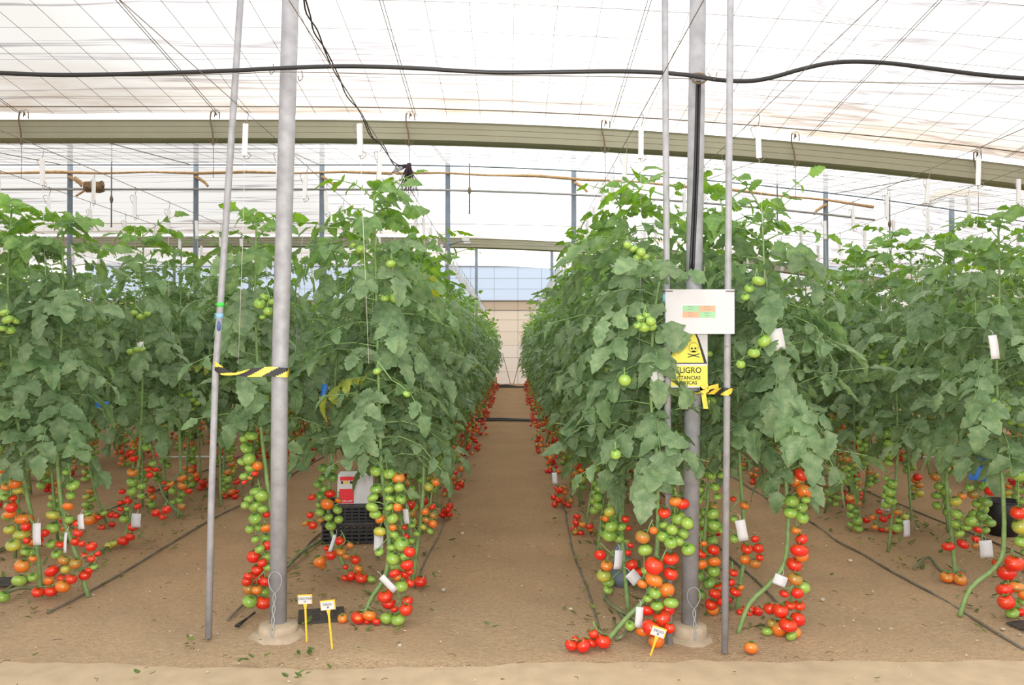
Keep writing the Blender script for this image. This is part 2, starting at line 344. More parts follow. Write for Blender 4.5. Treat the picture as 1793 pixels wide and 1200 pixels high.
# raised cement path in the foreground
g = MB(); n = 130; top = []; bot = []; frt = []
for i in range(n + 1):
    x = -7 + 14 * i / n
    e = 3.70 + 0.012 * math.sin(x * 9) + 0.01 * math.sin(x * 23 + 1) + (0.05 * math.sin(x * 1.7) if x < 0 else 0) + (0.02 if abs(x - 0.75) < 0.06 else 0) * -1
    h = 0.004 + 0.016 / (1 + math.exp(-(x - 0.2) * 6))
    top.append((x, e, h)); bot.append((x, e + 0.012, -0.03)); frt.append((x, 0.3, h))
g.add(frt + top + bot, [(i, i + 1, n + 1 + i + 1, n + 1 + i) for i in range(n)] + [(n + 1 + i, n + 2 + i, 2 * n + 3 + i, 2 * n + 2 + i) for i in range(n)])
o = g.obj('trim_1', 'path', smooth=False); o['kind'] = 'structure'
# roof film
xs = [-18, -14, -10] + [-8 + 0.8 * i for i in range(21)] + [10, 14, 18]
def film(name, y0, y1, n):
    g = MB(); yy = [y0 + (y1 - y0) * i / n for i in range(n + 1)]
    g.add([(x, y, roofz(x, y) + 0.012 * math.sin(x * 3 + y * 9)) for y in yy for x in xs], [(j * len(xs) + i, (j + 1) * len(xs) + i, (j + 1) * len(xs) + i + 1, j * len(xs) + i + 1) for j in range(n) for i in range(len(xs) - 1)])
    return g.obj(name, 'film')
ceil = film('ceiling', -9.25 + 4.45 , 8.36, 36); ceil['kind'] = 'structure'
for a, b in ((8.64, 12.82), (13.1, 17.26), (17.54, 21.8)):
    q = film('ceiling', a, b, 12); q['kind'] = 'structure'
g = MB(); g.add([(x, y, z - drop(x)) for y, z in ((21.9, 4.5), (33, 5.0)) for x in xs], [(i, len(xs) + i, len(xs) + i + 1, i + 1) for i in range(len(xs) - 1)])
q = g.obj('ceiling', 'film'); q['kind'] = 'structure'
# supporting wire net under the film
def net(name, y0, y1, n, parent):
    g = MB(); yy = [y0 + (y1 - y0) * i / n for i in range(n + 1)]
    k = 0; x = -9.44
    while x < 9:
        main = k % 6 == 0
        if main:
            for dx in (-0.012, 0.018): g.tube([(x + dx + 0.003 * R.uniform(-1, 1), y, roofz(x, y) - 0.03) for y in (y0, 4.1, y1) if y >= y0], 0.0036, 3, 0, False)
        else:
            g.tube([(x + R.uniform(-0.008, 0.008), y, roofz(x, y) - 0.022) for y in yy], 0.0024, 3, 0, False)
        x += 0.35; k += 1
    for y in yy[1:-1]:
        g.tube([(x_, y, roofz(x_, y) - 0.025) for x_ in xs], 0.0020, 3, 0, False)
    o = g.obj(name, 'wire'); o.parent = parent; return o
net('wire_net', 0.5, 8.34, 18, ceil)
net('wire_net', 8.66, 12.8, 10, ceil)
g = MB(); g.tube([(x, 8.13, roofz(x, 8.13) - 0.03) for x in xs], 0.006, 4); g.obj('edge_wire', 'rust', ceil)
g = MB(); g.tube([(x, 12.83, roofz(x, 12.83) - 0.02) for x in xs], 0.012, 5); g.obj('edge_wire', 'bluegrey', ceil)
# gutters
for gi, (gy, lb) in enumerate(((8.5, 'grey-green sheet-metal gutter crossing overhead in front of the second row of posts'), (17.4, 'far grey-green sheet-metal gutter seen small above the end of the aisle'), (26.3, ''))):
    if not lb: continue
    prof = [(-0.15, 0.02), (-0.13, 0.0), (-0.128, -0.055), (-0.122, -0.062), (-0.125, -0.07), (-0.123, -0.125), (-0.117, -0.132), (-0.12, -0.14), (-0.115, -0.20), (-0.05, -0.215), (0.05, -0.215), (0.115, -0.20), (0.13, 0.0), (0.15, 0.02)]
    g = MB(); X = [-13 + 0.5 * i for i in range(53)]; n = len(prof)
    zt = (lambda x: 3.935 - drop(x))
    g.add([(x, gy + p[0], zt(x) + p[1] * .86) for x in X for p in prof], [(i * n + k, i * n + k + 1, (i + 1) * n + k + 1, (i + 1) * n + k) for i in range(len(X) - 1) for k in range(n - 1)])
    tag(g.obj('roof_gutter', 'gutter', smooth=False), lb, 'gutter')
# end wall
def panel(g, x0, x1, y, z0, z1, m=0, nx=1):
    for i in range(nx):
        a = x0 + (x1 - x0) * i / nx; b = x0 + (x1 - x0) * (i + 1) / nx
        g.add([(a, y, z0), (b, y, z0), (b, y, z1), (a, y, z1)], [(0, 1, 2, 3)], m)
EY = 33.0
g = MB(); panel(g, -18, 18, EY, -0.1, 1.62, 1); panel(g, -18, 18, EY, 1.62, 3.1, 0); panel(g, -18, 18, EY, 3.1, 3.5, 2)
back = g.obj('wall_back', ['beige', 'beige2', 'beige3'], smooth=False); back['kind'] = 'structure'
g = MB(); panel(g, -18, 18, EY, 3.5, 5.1, 0); o = g.obj('upper_film', 'bluefilm', back, smooth=False)
g = MB()
for i in range(37): x = -18 + i; g.tube([(x + 0.25, EY - 0.04, 0), (x + 0.25, EY - 0.04, 5.0)], 0.006, 4)
for z in (0.5, 1.1, 1.62, 2.2, 2.7, 4.0, 4.45, 4.9): g.tube([(-18, EY - 0.05, z), (18, EY - 0.05, z)], 0.006, 4)
g.tube([(-18, EY - 0.06, 3.5), (18, EY - 0.06, 3.5)], 0.035, 6); g.tube([(-18, EY - 0.06, 3.1), (18, EY - 0.06, 3.1)], 0.02, 6)
g.tube([(-18, EY - 0.06, 4.95), (18, EY - 0.06, 4.95)], 0.02, 6)
g.obj('wall_wires', 'wire', back)
for nm, x in (('wall_left', -18), ('wall_right', 18)):
    g = MB(); g.add([(x, -6, -0.1), (x, EY, -0.1), (x, EY, 5), (x, -6, 5)], [(0, 1, 2, 3)]); o = g.obj(nm, 'sidefilm'); o['kind'] = 'structure'

# ------------------------------------------------------------------ posts, poles, hoses
def post(name, base, topp, r, m, label, n=14, group=None, cat='post', mid=()):
    e = empty(name, base, label, cat, group)
    g = MB(); b = Vector(base); t = Vector(topp)
    g.tube([b - b] + [Vector(q) - b for q in mid] + [t - b], r, n); g.obj('pole', m, e); return e
PL = 4.1
b = W(487, 1092, PL); t = W(519, -350, PL)
lp = post('greenhouse_post', b, t, 0.043, 'galv', 'thick galvanised roof post on the left of the aisle, tied with striped tape', 20, mid=[W(490, 650, PL), W(500, 300, PL)])
g = MB(); bb = W(487, 1090, PL); z0 = bb.z
g.lathe([(0.108, -0.07), (0.100, -0.008), (0.092, 0.0), (0.045, 0.008)], 18, (0, 0, 0), 0, 0.03)
g.obj('footing_collar', 'concrete', lp)
g = MB(); g.lathe([(0.155, -0.14), (0.15, -0.06), (0.128, -0.038), (0.06, -0.035)], 7, (0, -0.01, 0), 0, 0.10); g.obj('footing_block', 'concrete', lp)
def wireloop(parent, off, s=1):
    g = MB(); L = []
    for k in range(25):
        a = 2 * PI * k / 24; L.append((off[0] + 0.034 * s * math.sin(a), off[1], off[2] + 0.045 * math.cos(a) - (0.02 if math.cos(a) < 0 else 0) * (1 - abs(math.sin(a)))))
    g.tube(L, 0.0035, 5)
    P = [(off[0] + 0.008 * math.sin(k * 1.1), off[1] - 0.006 - 0.06 * k / 16, off[2] - 0.06 - 0.019 * k) for k in range(17)]
    g.tube(P, 0.004, 5); P = [(off[0] - 0.008 * math.sin(k * 1.1), off[1] - 0.006 - 0.06 * k / 16, off[2] - 0.06 - 0.019 * k) for k in range(17)]
    g.tube(P, 0.0035, 5); g.obj('tie_wire', 'galv_dull', parent)
wireloop(lp, (0.0, -0.055, 0.24))
b = W(1207, 1092, PL); t = W(1207 + 15 * 1.28, 1092 - 1092 * 1.28, PL)
rp_ = post('greenhouse_post', b, t, 0.043, 'galv', 'thick galvanised roof post behind the white notice board, right of the aisle', 20)
g = MB(); g.lathe([(0.10, -0.09), (0.088, -0.01), (0.08, 0.0), (0.045, 0.004)], 18, (0, 0, 0), 0, 0.05); g.obj('footing_collar', 'concrete', rp_)
g = MB(); g.lathe([(0.19, -0.16), (0.16, -0.085), (0.12, -0.06), (0.06, -0.055)], 10, (0.0, -0.01, 0), 0, 0.09); g.obj('footing_block', 'concrete', rp_)
wireloop(rp_, (0.01, -0.055, 0.16))
# black cables clipped to the right post
cx = MB(); q0 = W(1221, 150, PL - 0.055)
for dx in (-0.008, 0.008): cx.tube(smoothpath([W(1223 + dx * 300, 142, PL - 0.055), W(1219 + dx * 300, 300, PL - 0.055), W(1211 + dx * 300, 480, PL - 0.055)], 5), 0.007, 6)
tag(cx.obj('power_cable', 'hose', loc=q0), 'pair of black cables running down the face of the right-hand thick post', 'cable')
# thin galvanised tubes
def thin(b, t, r, label, marks=(), mid=()):
    e = post('support_tube', b, t, r, 'galv', label, 12, cat='tube', mid=mid)
    for (p, h, m, nm) in marks:
        p = Vector(p); g = MB(); g.lathe([(r + 0.002, -h / 2), (r + 0.002, h / 2)], 14, p - Vector(b)); g.obj(nm, m, e)
    return e
t1 = thin(W(365, 1118, 4.03), W(443, -330, 4.03), 0.017, 'thin leaning galvanised tube with green and blue tape, left of the thick post',
     [(W(384.9 + 1, 534, 4.03), 0.022, 'greentape', 'green_tape'), (W(384.5, 553, 4.03), 0.024, 'bluetape', 'blue_tape')], mid=[W(370, 880, 4.03), W(377.5, 650, 4.03), W(387, 520, 4.03), W(404, 260, 4.03)])
g = MB(); c = W(383, 571, 4.008) - Vector(t1.location)
g.lathe([(0.001, 0.028), (0.005, 0.02), (0.010, 0.0), (0.009, -0.018), (0.002, -0.027)], 10, c); o = g.obj('blue_drop_tag', 'bluetag', t1)
g = MB()
g.tube([c + Vector(v) for v in ((-.02, 0, .04), (.02, 0, .04), (.02, 0, .064), (-.02, 0, .064), (-.02, 0, .04))], 0.0018, 4)
g.obj('tag_cord', 'bluetape', t1)
t2 = thin(W(1269, 1143, 3.87), W(1269 + 10 * 1.28, 1143 - 1143 * 1.28, 3.87), 0.017, 'thin upright galvanised tube carrying the notice board on its outer edge',
     [(W(1275.5 - 0.3, 516, 3.87), 0.04, 'bluetape', 'blue_tape'), (W(1275.3, 535, 3.87), 0.025, 'pinktape', 'pale_tape'), (W(1272.5, 607, 3.87), 0.003, 'wire', 'joint'), (W(1270.5, 998, 3.87), 0.004, 'wire', 'joint')])
t3 = thin(W(1172, 1128, 3.98), W(1162, -300, 3.98), 0.017, 'thin galvanised tube between the thick post and the aisle, half hidden by leaves',
     [(W(1166.6, 522, 3.98), 0.04, 'bluetape', 'blue_tape'), (W(1166.6, 540, 3.98), 0.025, 'pinktape', 'pale_tape')])
# overhead hose and its wire
pts = [(-160, 125), (0, 128), (80, 131), (160, 131), (280, 128), (400, 124), (480, 120), (600, 116), (720, 119), (820, 125), (900, 127), (1050, 125), (1130, 126), (1200, 131), (1260, 140), (1310, 142), (1350, 136), (1400, 122), (1450, 111), (1500, 108), (1560, 111), (1640, 121), (1720, 131), (1793, 137), (1960, 146)]
g = MB(); g.tube(smoothpath([W(x, y, 3.98) for x, y in pts], 5), 0.0115, 8)
tag(g.obj('irrigation_hose', 'hose', loc=W(-160, 125, 3.98)), 'thick black hose running sideways overhead from post to post', 'hose')
pts = [(-160, 128), (0, 130), (250, 133), (412, 129), (480, 126), (560, 127), (700, 130), (900, 132), (1050, 134), (1215, 138), (1300, 139), (1500, 144), (1793, 148), (1960, 150)]
g = MB(); g.tube(smoothpath([W(x, y, 4.04) for x, y in pts], 3), 0.0028, 4)
for x, y in ((478, 120), (528, 132)): g.tube(smoothpath([W(x, y - 8, 4.03), W(x + 2, y + 4, 4.0), W(x - 4, y + 10, 4.0), W(x - 6, y + 2, 4.03)], 3), 0.0025, 4)
tag(g.obj('carrier_wire', 'wire', loc=W(-160, 128, 4.04)), 'thin twisted wire strung just below the thick black overhead hose', 'wire')
g = MB(); g.tube(smoothpath([W(1212, 140, 4.03), W(1222, 146, 4.03), W(1236, 141, 4.03), W(1232, 130, 4.04), W(1214, 130, 4.04), W(1209, 138, 4.03)], 3), 0.006, 5); g.tube(smoothpath([W(1240, 128, 4.0), W(1250, 140, 3.97), W(1256, 126, 3.97)], 3), 0.002, 4)
tag(g.obj('wire_binding', 'rust', loc=W(1222, 138, 4.04)), 'rusty wire wound where the black hose meets the right thick post', 'wire')

# hanging electric cable and the tangle of roots
pts = [W(531, -10, 4.2), W(540, 25, 4.45), W(553, 55, 4.75), W(570, 90, 5.2), W(590, 130, 5.7), W(610, 168, 6.3), W(634, 202, 6.9), W(651, 240, 7.5), W(668, 252, 7.9), W(688, 285, 8.2), W(706, 291, 8.3)]
g = MB()
for s_ in (0, 1):
    g.tube(smoothpath([p + Vector((0.012 * math.sin(i * 2.1 + s_ * 3), 0, 0.012 * math.cos(i * 2.1 + s_ * 3))) for i, p in enumerate(pts)], 4), 0.0052, 5)
tag(g.obj('hanging_cable', 'root', loc=pts[0]), 'dark twisted cable sagging lengthwise under the roof left of the aisle', 'cable')
g = MB(); rr = random.Random(3); c = W(716, 288, 8.3)
for k in range(46):
    a = rr.uniform(-0.09, 0.07); dy = rr.uniform(-0.05, 0.05); L = rr.uniform(0.15, 0.42)
    g.tube(smoothpath([c + Vector((rr.uniform(-.015, .02), dy * 0.3, 0.01)), c + Vector((a * 0.6, dy, -L * 0.35)), c + Vector((a + rr.uniform(-.05, .05), dy, -L * 0.7)), c + Vector((a * 1.3 + rr.uniform(-.05, .06), dy, -L))], 3), [0.0048 * (1 - 0.7 * i / 9) for i in range(10)], 4)
for k in range(6): g.tube(smoothpath([c, c + Vector((-0.07, 0, -0.005 - 0.01 * k)), c + Vector((-0.14 - 0.01 * k, 0.01 * k, -0.02 - 0.012 * k))], 3), 0.004, 4)
tag(g.obj('dry_root_tangle', 'root', loc=c), 'tangle of dark dry roots dangling from a wire above the tall left plant', 'roots')

# gutter hooks
hk = [(45, -5.33), (378, 0), (718, 0), (1058, 0), (1388, 0), (1705, 0)]
names = ['first', 'second', 'third', 'fourth', 'fifth', 'sixth']
for i, (x, _) in enumerate(hk):
    X = (x - CX) * 8.4 / F; z = 3.935 - drop(X); e = empty('gutter_hook', (X, 8.34, z), 'rusty wire hook hung over the near gutter, %s counted from the left' % names[i], 'hook', 'hooks on the near gutter')
    g = MB(); g.tube(smoothpath([(0.02, 0, 0.06), (0.0, -0.01, 0.11), (-0.03, -0.01, 0.09), (-0.035, -0.02, 0.0), (-0.01, -0.025, -0.12), (0.0, -0.03, -0.26)], 4), 0.0085, 5)
    g.tube(smoothpath([(0.055, 0, 0.02), (0.05, 0, 0.10), (0.015, 0, 0.12), (0.0, 0, 0.04)], 4), 0.006, 5)
    g.tube([(0.05, -0.03, -0.2), (0.0, -0.03, -0.28), (-0.05, -0.03, -0.2)], 0.004, 4)
    g.obj('hook', 'rust', e); g = MB(); g.tube([(0, -0.03, -0.28), (0.004, -0.03, -0.42), (0, -0.03, -0.62)], 0.0035, 4); g.obj('hanging_wire', 'wire', e)

# ridge posts at 13 m and 21.9 m
k = 0
for i in range(-6, 7):
    X = -1.07 + 2.1 * i
    if abs(X) / 13 > 0.66: continue
    bx = X; e = empty('roof_post', (bx, 13.0, 0), 'dark blue-grey post of the second row, %s' % {-3: 'furthest left', -2: 'second from the left', -1: 'just right of the left thick post', 0: 'left side of the aisle', 1: 'right side of the aisle', 2: 'hidden behind the right thick post', 3: 'beyond the right-hand beds', 4: 'furthest right, under the torn film'}.get(i, 'at the edge'), 'post', 'roof posts of the second row')
    g = MB(); g.tube([(0, 0, 0), (0, 0, 4.9 - drop(X))], 0.042, 10); g.obj('pole', 'bluegrey', e)
    if i != 0 and i != 4 and i != 2:
        g = MB(); s_ = -1 if i in (3,) else 1
        g.tube(smoothpath([(0, -0.03, 4.36 - drop(X)), (0.16 * s_, -0.05, 4.26 - drop(X)), (0.22 * s_, -0.05, 4.19 - drop(X))], 3), [0.028, 0.026, 0.026, 0.024, 0.022, 0.022, 0.02], 6); g.obj('wooden_peg', 'wood', e)
for i in range(-6, 7):
    X = -1.0 + 2.12 * i
    if abs(X) / 21.9 > 0.45: continue
    e = empty('roof_post', (X, 21.9, 0), 'grey post of the third row, ' + ('on the left side of the aisle end' if i == 0 else 'on the right side of the aisle end' if i == 1 else 'far behind the beds, mostly hidden by foliage'), 'post', 'roof posts of the third row' if i not in (0, 1) else None)
    g = MB(); g.tube([(0, 0, 0), (0, 0, 4.48 - drop(X))], 0.04, 8); g.obj('pole', 'bluegrey', e)
X = [-10 + 0.8 * i for i in range(27)]
g = MB(); g.tube([(x, 12.95, 4.42 - drop(x) + 0.012 * math.sin(x * 4)) for x in X if x < 6.2], [0.022 + 0.007 * math.sin(x * 2.3) for x in X if x < 6.2], 6)
tag(g.obj('wooden_rail', 'wood', loc=(0, 12.95, 4.42)), 'pale wooden rail tied across the second row of posts, the upper bar', 'rail')
g = MB(); g.tube([(x, 12.9, 4.13 - drop(x) * 0.9) for x in X if x < 6.6], 0.018, 6)
tag(g.obj('cross_pipe', 'galv_dull', loc=(0, 12.9, 4.13)), 'grey pipe tied across the second row of posts below the wooden rail', 'pipe')
for zz, yy, wl in ((3.66, 13.5, 'upper'), (3.40, 14.2, 'lower')):
    g = MB(); g.tube([(x, yy, zz - drop(x) * 0.5) for x in X], 0.004, 4); tag(g.obj('cross_wire', 'wire', loc=(0, yy, zz)), 'thin wire crossing below the grey pipe, %s of the two' % wl, 'wire')
for x, y0, y1, lb in ((195, 250, 395, 'left of the leaning thin tube'), (822, 250, 372, 'hanging over the aisle'), (1165, 285, 400, 'behind the aisle-side thin tube'), (1361, 285, 395, 'right of the right thick post'), (1558, 310, 430, 'above the right-hand bed')):
    p = W(x, y1, 12.6); e = empty('sprinkler_drop_pipe', p, 'thin dark vertical drop pipe with a fitting, ' + lb, 'pipe', 'drop pipes under the roof')
    h = W(x, y0, 12.6).z - p.z; g = MB(); g.tube([(0, 0, 0), (0, 0, h)], 0.011, 6); g.obj('drop_pipe', 'bluegrey', e)
    g = MB(); q = h * 0.32; g.lathe([(0.012, q - 0.07), (0.026, q - 0.03), (0.03, q), (0.02, q + 0.03), (0.012, q + 0.06)], 8); g.obj('fitting', 'rust', e)
    g = MB(); g.lathe([(0.008, -0.03), (0.016, -0.02), (0.012, 0.01)], 8); g.obj('nozzle', 'rust', e)
# the log hung on the leftmost post
lg = empty('tied_wood_block', W(166, 327, 12.85), 'brown rough wooden block strapped beside the leftmost dark post', 'wood')
g = MB(); rr = random.Random(9)
for (cy, cz, r_) in ((0, 0.03, 0.06), (0.03, -0.05, 0.05), (-0.03, -0.02, 0.05)):
    g.tube([(-0.16, cy, cz), (-0.05, cy + .01, cz + .01), (0.05, cy, cz), (0.13, cy, cz + 0.01)], [r_ * rr.uniform(.8, 1.1) for _ in range(4)], 9)
g.obj('block', 'bark', lg)
g = MB(); g.tube(smoothpath([(-0.14, 0, 0.02), (-0.24, 0.03, 0.08), (-0.38, 0.1, 0.17)], 3), 0.024, 6); g.tube(smoothpath([(-0.15, 0, -0.05), (-0.24, 0.04, -0.09), (-0.36, 0.1, -0.13)], 3), 0.018, 6); g.obj('fork', 'wood', lg)
# torn tan film scrap on the far right post
g = MB(); P_ = [(1612, 358), (1640, 335), (1665, 330), (1700, 333), (1740, 342), (1700, 346), (1672, 345), (1648, 350), (1632, 362), (1618, 362)]
a = [W(x, y, 12.9 + 0.03 * math.sin(i)) for i, (x, y) in enumerate(P_)]; b = [p + Vector((0.02, 0.04, 0.01)) for p in a]; nn = len(a)
g.add(a + b, [tuple(range(nn)), tuple(range(2 * nn - 1, nn - 1, -1))] + [(i, nn + i, nn + (i + 1) % nn, (i + 1) % nn) for i in range(nn)])
tag(g.obj('torn_film_scrap', 'scrap', loc=W(1655, 345, 12.8)), 'tan torn scrap of film draped around the top of the rightmost dark post', 'scrap')
g = MB(); g.tube([W(1656, 345, 12.9), W(1632, 357, 12.8)], 0.03, 6); tag(g.obj('bracket_arm', 'bluegrey', loc=W(1656, 345, 12.9)), 'short dark arm sticking out of the rightmost dark post below the scrap', 'bracket')
# sensor box near the left aisle post
sb = empty('sensor_box', W(817, 420, 12.9), 'small white sensor box on a short arm beside the aisle\'s left dark post', 'sensor')
g = MB(); g.box((0, 0, 0.01), (0.09, 0.07, 0.07)); g.box((-0.05, 0, 0.0), (0.05, 0.05, 0.04)); g.box((0.01, 0, -0.05), (0.11, 0.05, 0.03)); g.obj('housing', 'white', sb, False)
g = MB(); g.tube([(-0.03, 0, -0.0), (-0.3, 0.08, -0.08)], 0.012, 5); g.obj('arm', 'bluegrey', sb)

# ------------------------------------------------------------------ notice board, signs, stakes, tape
def text(parent, s, size, loc, m, rot=(PI / 2, 0, 0), name='lettering', bold=0.0, sx=1.0):
    cu = bpy.data.curves.new('t', 'FONT'); cu.body = s; cu.size = size; cu.align_x = 'CENTER'; cu.align_y = 'CENTER'; cu.extrude = 0.0004; cu.offset = bold; cu.resolution_u = 3
    o = bpy.data.objects.new('t', cu); COL.objects.link(o)
    dg = bpy.context.evaluated_depsgraph_get(); me = bpy.data.meshes.new_from_object(o.evaluated_get(dg)); bpy.data.objects.remove(o)
    me.materials.clear(); me.materials.append(M[m]); q = inst(name, me, parent, loc, rot, (sx, 1, 1)); return q
BD = 3.845
pm = BD / F
c = W(1225.5, 546, BD); nb = empty('notice_board', c, 'white rectangular notice board with a small green and orange table, tied between tubes', 'board')
g = MB(); g.box((0, 0, 0), (121 * pm, 0.005, 78 * pm)); g.obj('panel', 'board', nb, False)
tb = W(1223.5, 546, BD) - c
g = MB(); g.box((0, -0.0034, 0), (62 * pm, 0.001, 25 * pm)); g.obj('label_sheet', 'paper', nb, False, ).location = tb
for (sx_, sz_, m_, n_) in ((-1, 1, 'celln', 'green_cell'), (1, 1, 'cello', 'orange_cell'), (-1, -1, 'cello', 'orange_cell'), (1, -1, 'celln', 'green_cell')):
    g = MB(); g.box((0, -0.0044, 0), (28.6 * pm, 0.001, 10.6 * pm)); q = g.obj(n_, m_, nb, False); q.location = tb + Vector((sx_ * 14.5 * pm, 0, sz_ * 5.4 * pm))
    for k, s_ in enumerate((('SECTOR 1', 'NORTE 01') if sx_ < 0 and sz_ > 0 else ('SECTOR 2', 'NORTE 02') if sz_ > 0 else ('SECTOR 3', 'SUR 03') if sx_ < 0 else ('SECTOR 4', 'SUR 04'))):
        text(nb, s_, 0.0066, q.location + Vector((0, -0.0052, (0.008 - 0.0125 * k))), 'greyink')
for x in (1168, 1281):
    g = MB(); g.tube([W(x - 10, 510, BD - 0.01) - c, W(x + 10, 510, BD - 0.005) - c], 0.0022, 5); g.obj('cable_tie', 'black', nb)
# toxic substances sign
SD = 3.985; ps = SD / F; c = W(1202, 604, SD); ts = empty('warning_sign', c, 'white and yellow toxic substances warning sign on the right thick post', 'sign')
def curved(parent, name, x0, x1, z0, z1, m, off=0.0):
    g = MB(); n_ = 10; vs = []
    for f_ in (0, 0.0016):
        for i in range(n_ + 1):
            x = x0 + (x1 - x0) * i / n_; y = -off + f_ + 0.0 * x
            vs += [(x, y, z0), (x, y, z1)]
    q = 2 * (n_ + 1); fs = []
    for i in range(n_): fs += [(2 * i, 2 * i + 2, 2 * i + 3, 2 * i + 1), (q + 2 * i, q + 2 * i + 1, q + 2 * i + 3, q + 2 * i + 2), (2 * i, q + 2 * i, q + 2 * i + 2, 2 * i + 2), (2 * i + 1, 2 * i + 3, q + 2 * i + 3, q + 2 * i + 1)]
    fs += [(0, 1, q + 1, q), (2 * n_, q + 2 * n_, q + 2 * n_ + 1, 2 * n_ + 1)]
    g.add(vs, fs); return g.obj(name, m, parent, False)
hw = 37 * ps
curved(ts, 'plate', -hw, hw, -75 * ps, 75 * ps, 'white')
curved(ts, 'yellow_panel', -hw * 0.99, hw * 0.99, -72 * ps, -37 * ps, 'signyel', 0.0015)
def poly(parent, name, P2, m, off, flip=False):
    P3 = [(x, -off + 0.0 * x, z) for x, z in P2]; b_ = [(x, y + 0.001, z) for x, y, z in P3]; n_ = len(P3)
    g = MB(); g.add(P3 + b_, [tuple(range(n_))] + [tuple(range(2 * n_ - 1, n_ - 1, -1))] + [(i, n_ + i, n_ + (i + 1) % n_, (i + 1) % n_) for i in range(n_)]); return g.obj(name, m, parent, False)
def tri(s): return [(s * -36 * ps, (-33 + (1 - s) * 10) * ps), (s * 36 * ps, (-33 + (1 - s) * 10) * ps), (s * 22 * ps, (10 - (1 - s) * 2) * ps), (s * 3 * ps, (50 - (1 - s) * 14) * ps), (s * -3 * ps, (50 - (1 - s) * 14) * ps), (s * -22 * ps, (10 - (1 - s) * 2) * ps)]
poly(ts, 'triangle_border', tri(1.0), 'ink', 0.0025); poly(ts, 'triangle_face', tri(0.84), 'signyel', 0.004)
def ell(cx_, cz_, a_, b_, n_=16): return [(cx_ + a_ * math.cos(2 * PI * k / n_), cz_ + b_ * math.sin(2 * PI * k / n_)) for k in range(n_)]
sk = W(1214, 609, SD) - c
poly(ts, 'skull_outline', ell(sk.x, sk.z, 0.024, 0.027), 'ink', 0.0055); poly(ts, 'skull', ell(sk.x, sk.z, 0.022, 0.025), 'signyel', 0.0068)
poly(ts, 'skull_jaw', [(sk.x - 0.011, sk.z - 0.016), (sk.x + 0.011, sk.z - 0.016), (sk.x + 0.009, sk.z - 0.034), (sk.x - 0.009, sk.z - 0.034)], 'signyel', 0.0068)
for dx in (-0.009, 0.009): poly(ts, 'eye_socket', ell(sk.x + dx, sk.z - 0.004, 0.0055, 0.0055, 10), 'ink', 0.008)
poly(ts, 'nose_hole', [(sk.x - 0.003, sk.z - 0.018), (sk.x + 0.003, sk.z - 0.018), (sk.x, sk.z - 0.011)], 'ink', 0.008)
for s_ in (-1, 1): poly(ts, 'crossbone', [(sk.x - 0.03, sk.z - 0.04 - s_ * 0.009 - 0.0025), (sk.x + 0.03, sk.z - 0.04 + s_ * 0.009 - 0.0025), (sk.x + 0.03, sk.z - 0.04 + s_ * 0.009 + 0.0025), (sk.x - 0.03, sk.z - 0.04 - s_ * 0.009 + 0.0025)][::1], 'ink', 0.0055)
for s_, z, sz in (('PELIGRO', 649, 0.042), ('SUSTANCIAS', 662, 0.026), ('TÓXICAS', 670.5, 0.027)):
    text(ts, s_, sz, (0, -0.0035, (W(1202, z, SD) - c).z), 'ink', bold=0.0004, sx=0.95 if s_ != 'PELIGRO' else 0.93)
g = MB(); g.lathe([(0.006, -0.002), (0.006, 0.002)], 10); q = g.obj('bolt_head', 'galv_dull', ts); q.rotation_euler = (PI / 2, 0, 0); q.location = (0, -0.006, (W(1202, 676, SD) - c).z)

def tape(name, label, path, tw, stripe=0.055, tails=()):
    """striped ribbon along path; tw = list of (width, twist) at each point"""
    e = empty(name, path[0][0], label, 'tape'); P = smoothpath([p[0] for p in path], 16); n_ = len(P); g = MB(); g2 = MB(); s0 = Vector(path[0][0]); acc = 0
    vs = []
    for i, p in enumerate(P):
        f_ = i / 16; j = min(int(f_), len(path) - 2); u = f_ - j
        w_ = path[j][1] * (1 - u) + path[j + 1][1] * u; a_ = path[j][2] * (1 - u) + path[j + 1][2] * u
        d_ = Vector((0, math.sin(a_), math.cos(a_))) * w_ / 2; vs.append((p - s0 + d_, p - s0 - d_))
        acc += (P[i] - P[i - 1]).length if i else 0; vs[-1] += (acc,)
    for i in range(n_ - 1):
        a, b_, L0 = vs[i]; c_, d_, L1 = vs[i + 1]
        for k in range(8):
            u0, u1 = k / 8, (k + 1) / 8; mt = 1 if ((L0 + L1) / 2 + (k - 3.5) * stripe * 0.16) % (2 * stripe) > stripe else 0
            q = [a.lerp(b_, u0), a.lerp(b_, u1), c_.lerp(d_, u1), c_.lerp(d_, u0)]
            nn_ = (q[1] - q[0]).cross(q[3] - q[0]); nn_ = nn_.normalized() * 0.0005 if nn_.length > 0 else Vector((0, 0.0005, 0))
            g.add(q + [x + nn_ for x in q], [(0, 1, 2, 3), (7, 6, 5, 4)], mt)
    g.obj('ribbon', ['tapeyel', 'ink'], e); return e
z = 0
tape('barrier_tape', 'yellow and black barrier tape tied between the left thick post and the leaning tube',
     [(W(386, 641, 4.06), .04, .2), (W(376, 640, 4.01), .05, 0), (W(390, 650, 3.99), .045, .5), (W(410, 655, 4.0), .025, 1.0), (W(440, 653, 4.01), .045, .3), (W(470, 651, 4.03), .05, .1), (W(490, 652, 4.045), .05, 0), (W(503, 653, 4.06), .048, 0), (W(506, 651, 4.12), .05, 0)], 0, 0.07)
tape('barrier_tape', 'yellow and black barrier tape tied from the right thick post to the outer tube',
     [(W(1186, 688, 4.06), .03, .6), (W(1200, 689, 4.04), .015, .9), (W(1216, 688, 4.03), .02, .8), (W(1232, 688, 3.98), .015, .4), (W(1250, 686, 3.92), .03, .3), (W(1268, 686, 3.85), .038, 0), (W(1280, 687, 3.855), .038, 0), (W(1283, 686, 3.88), .038, 0)], 0, 0.05)
g = MB(); 
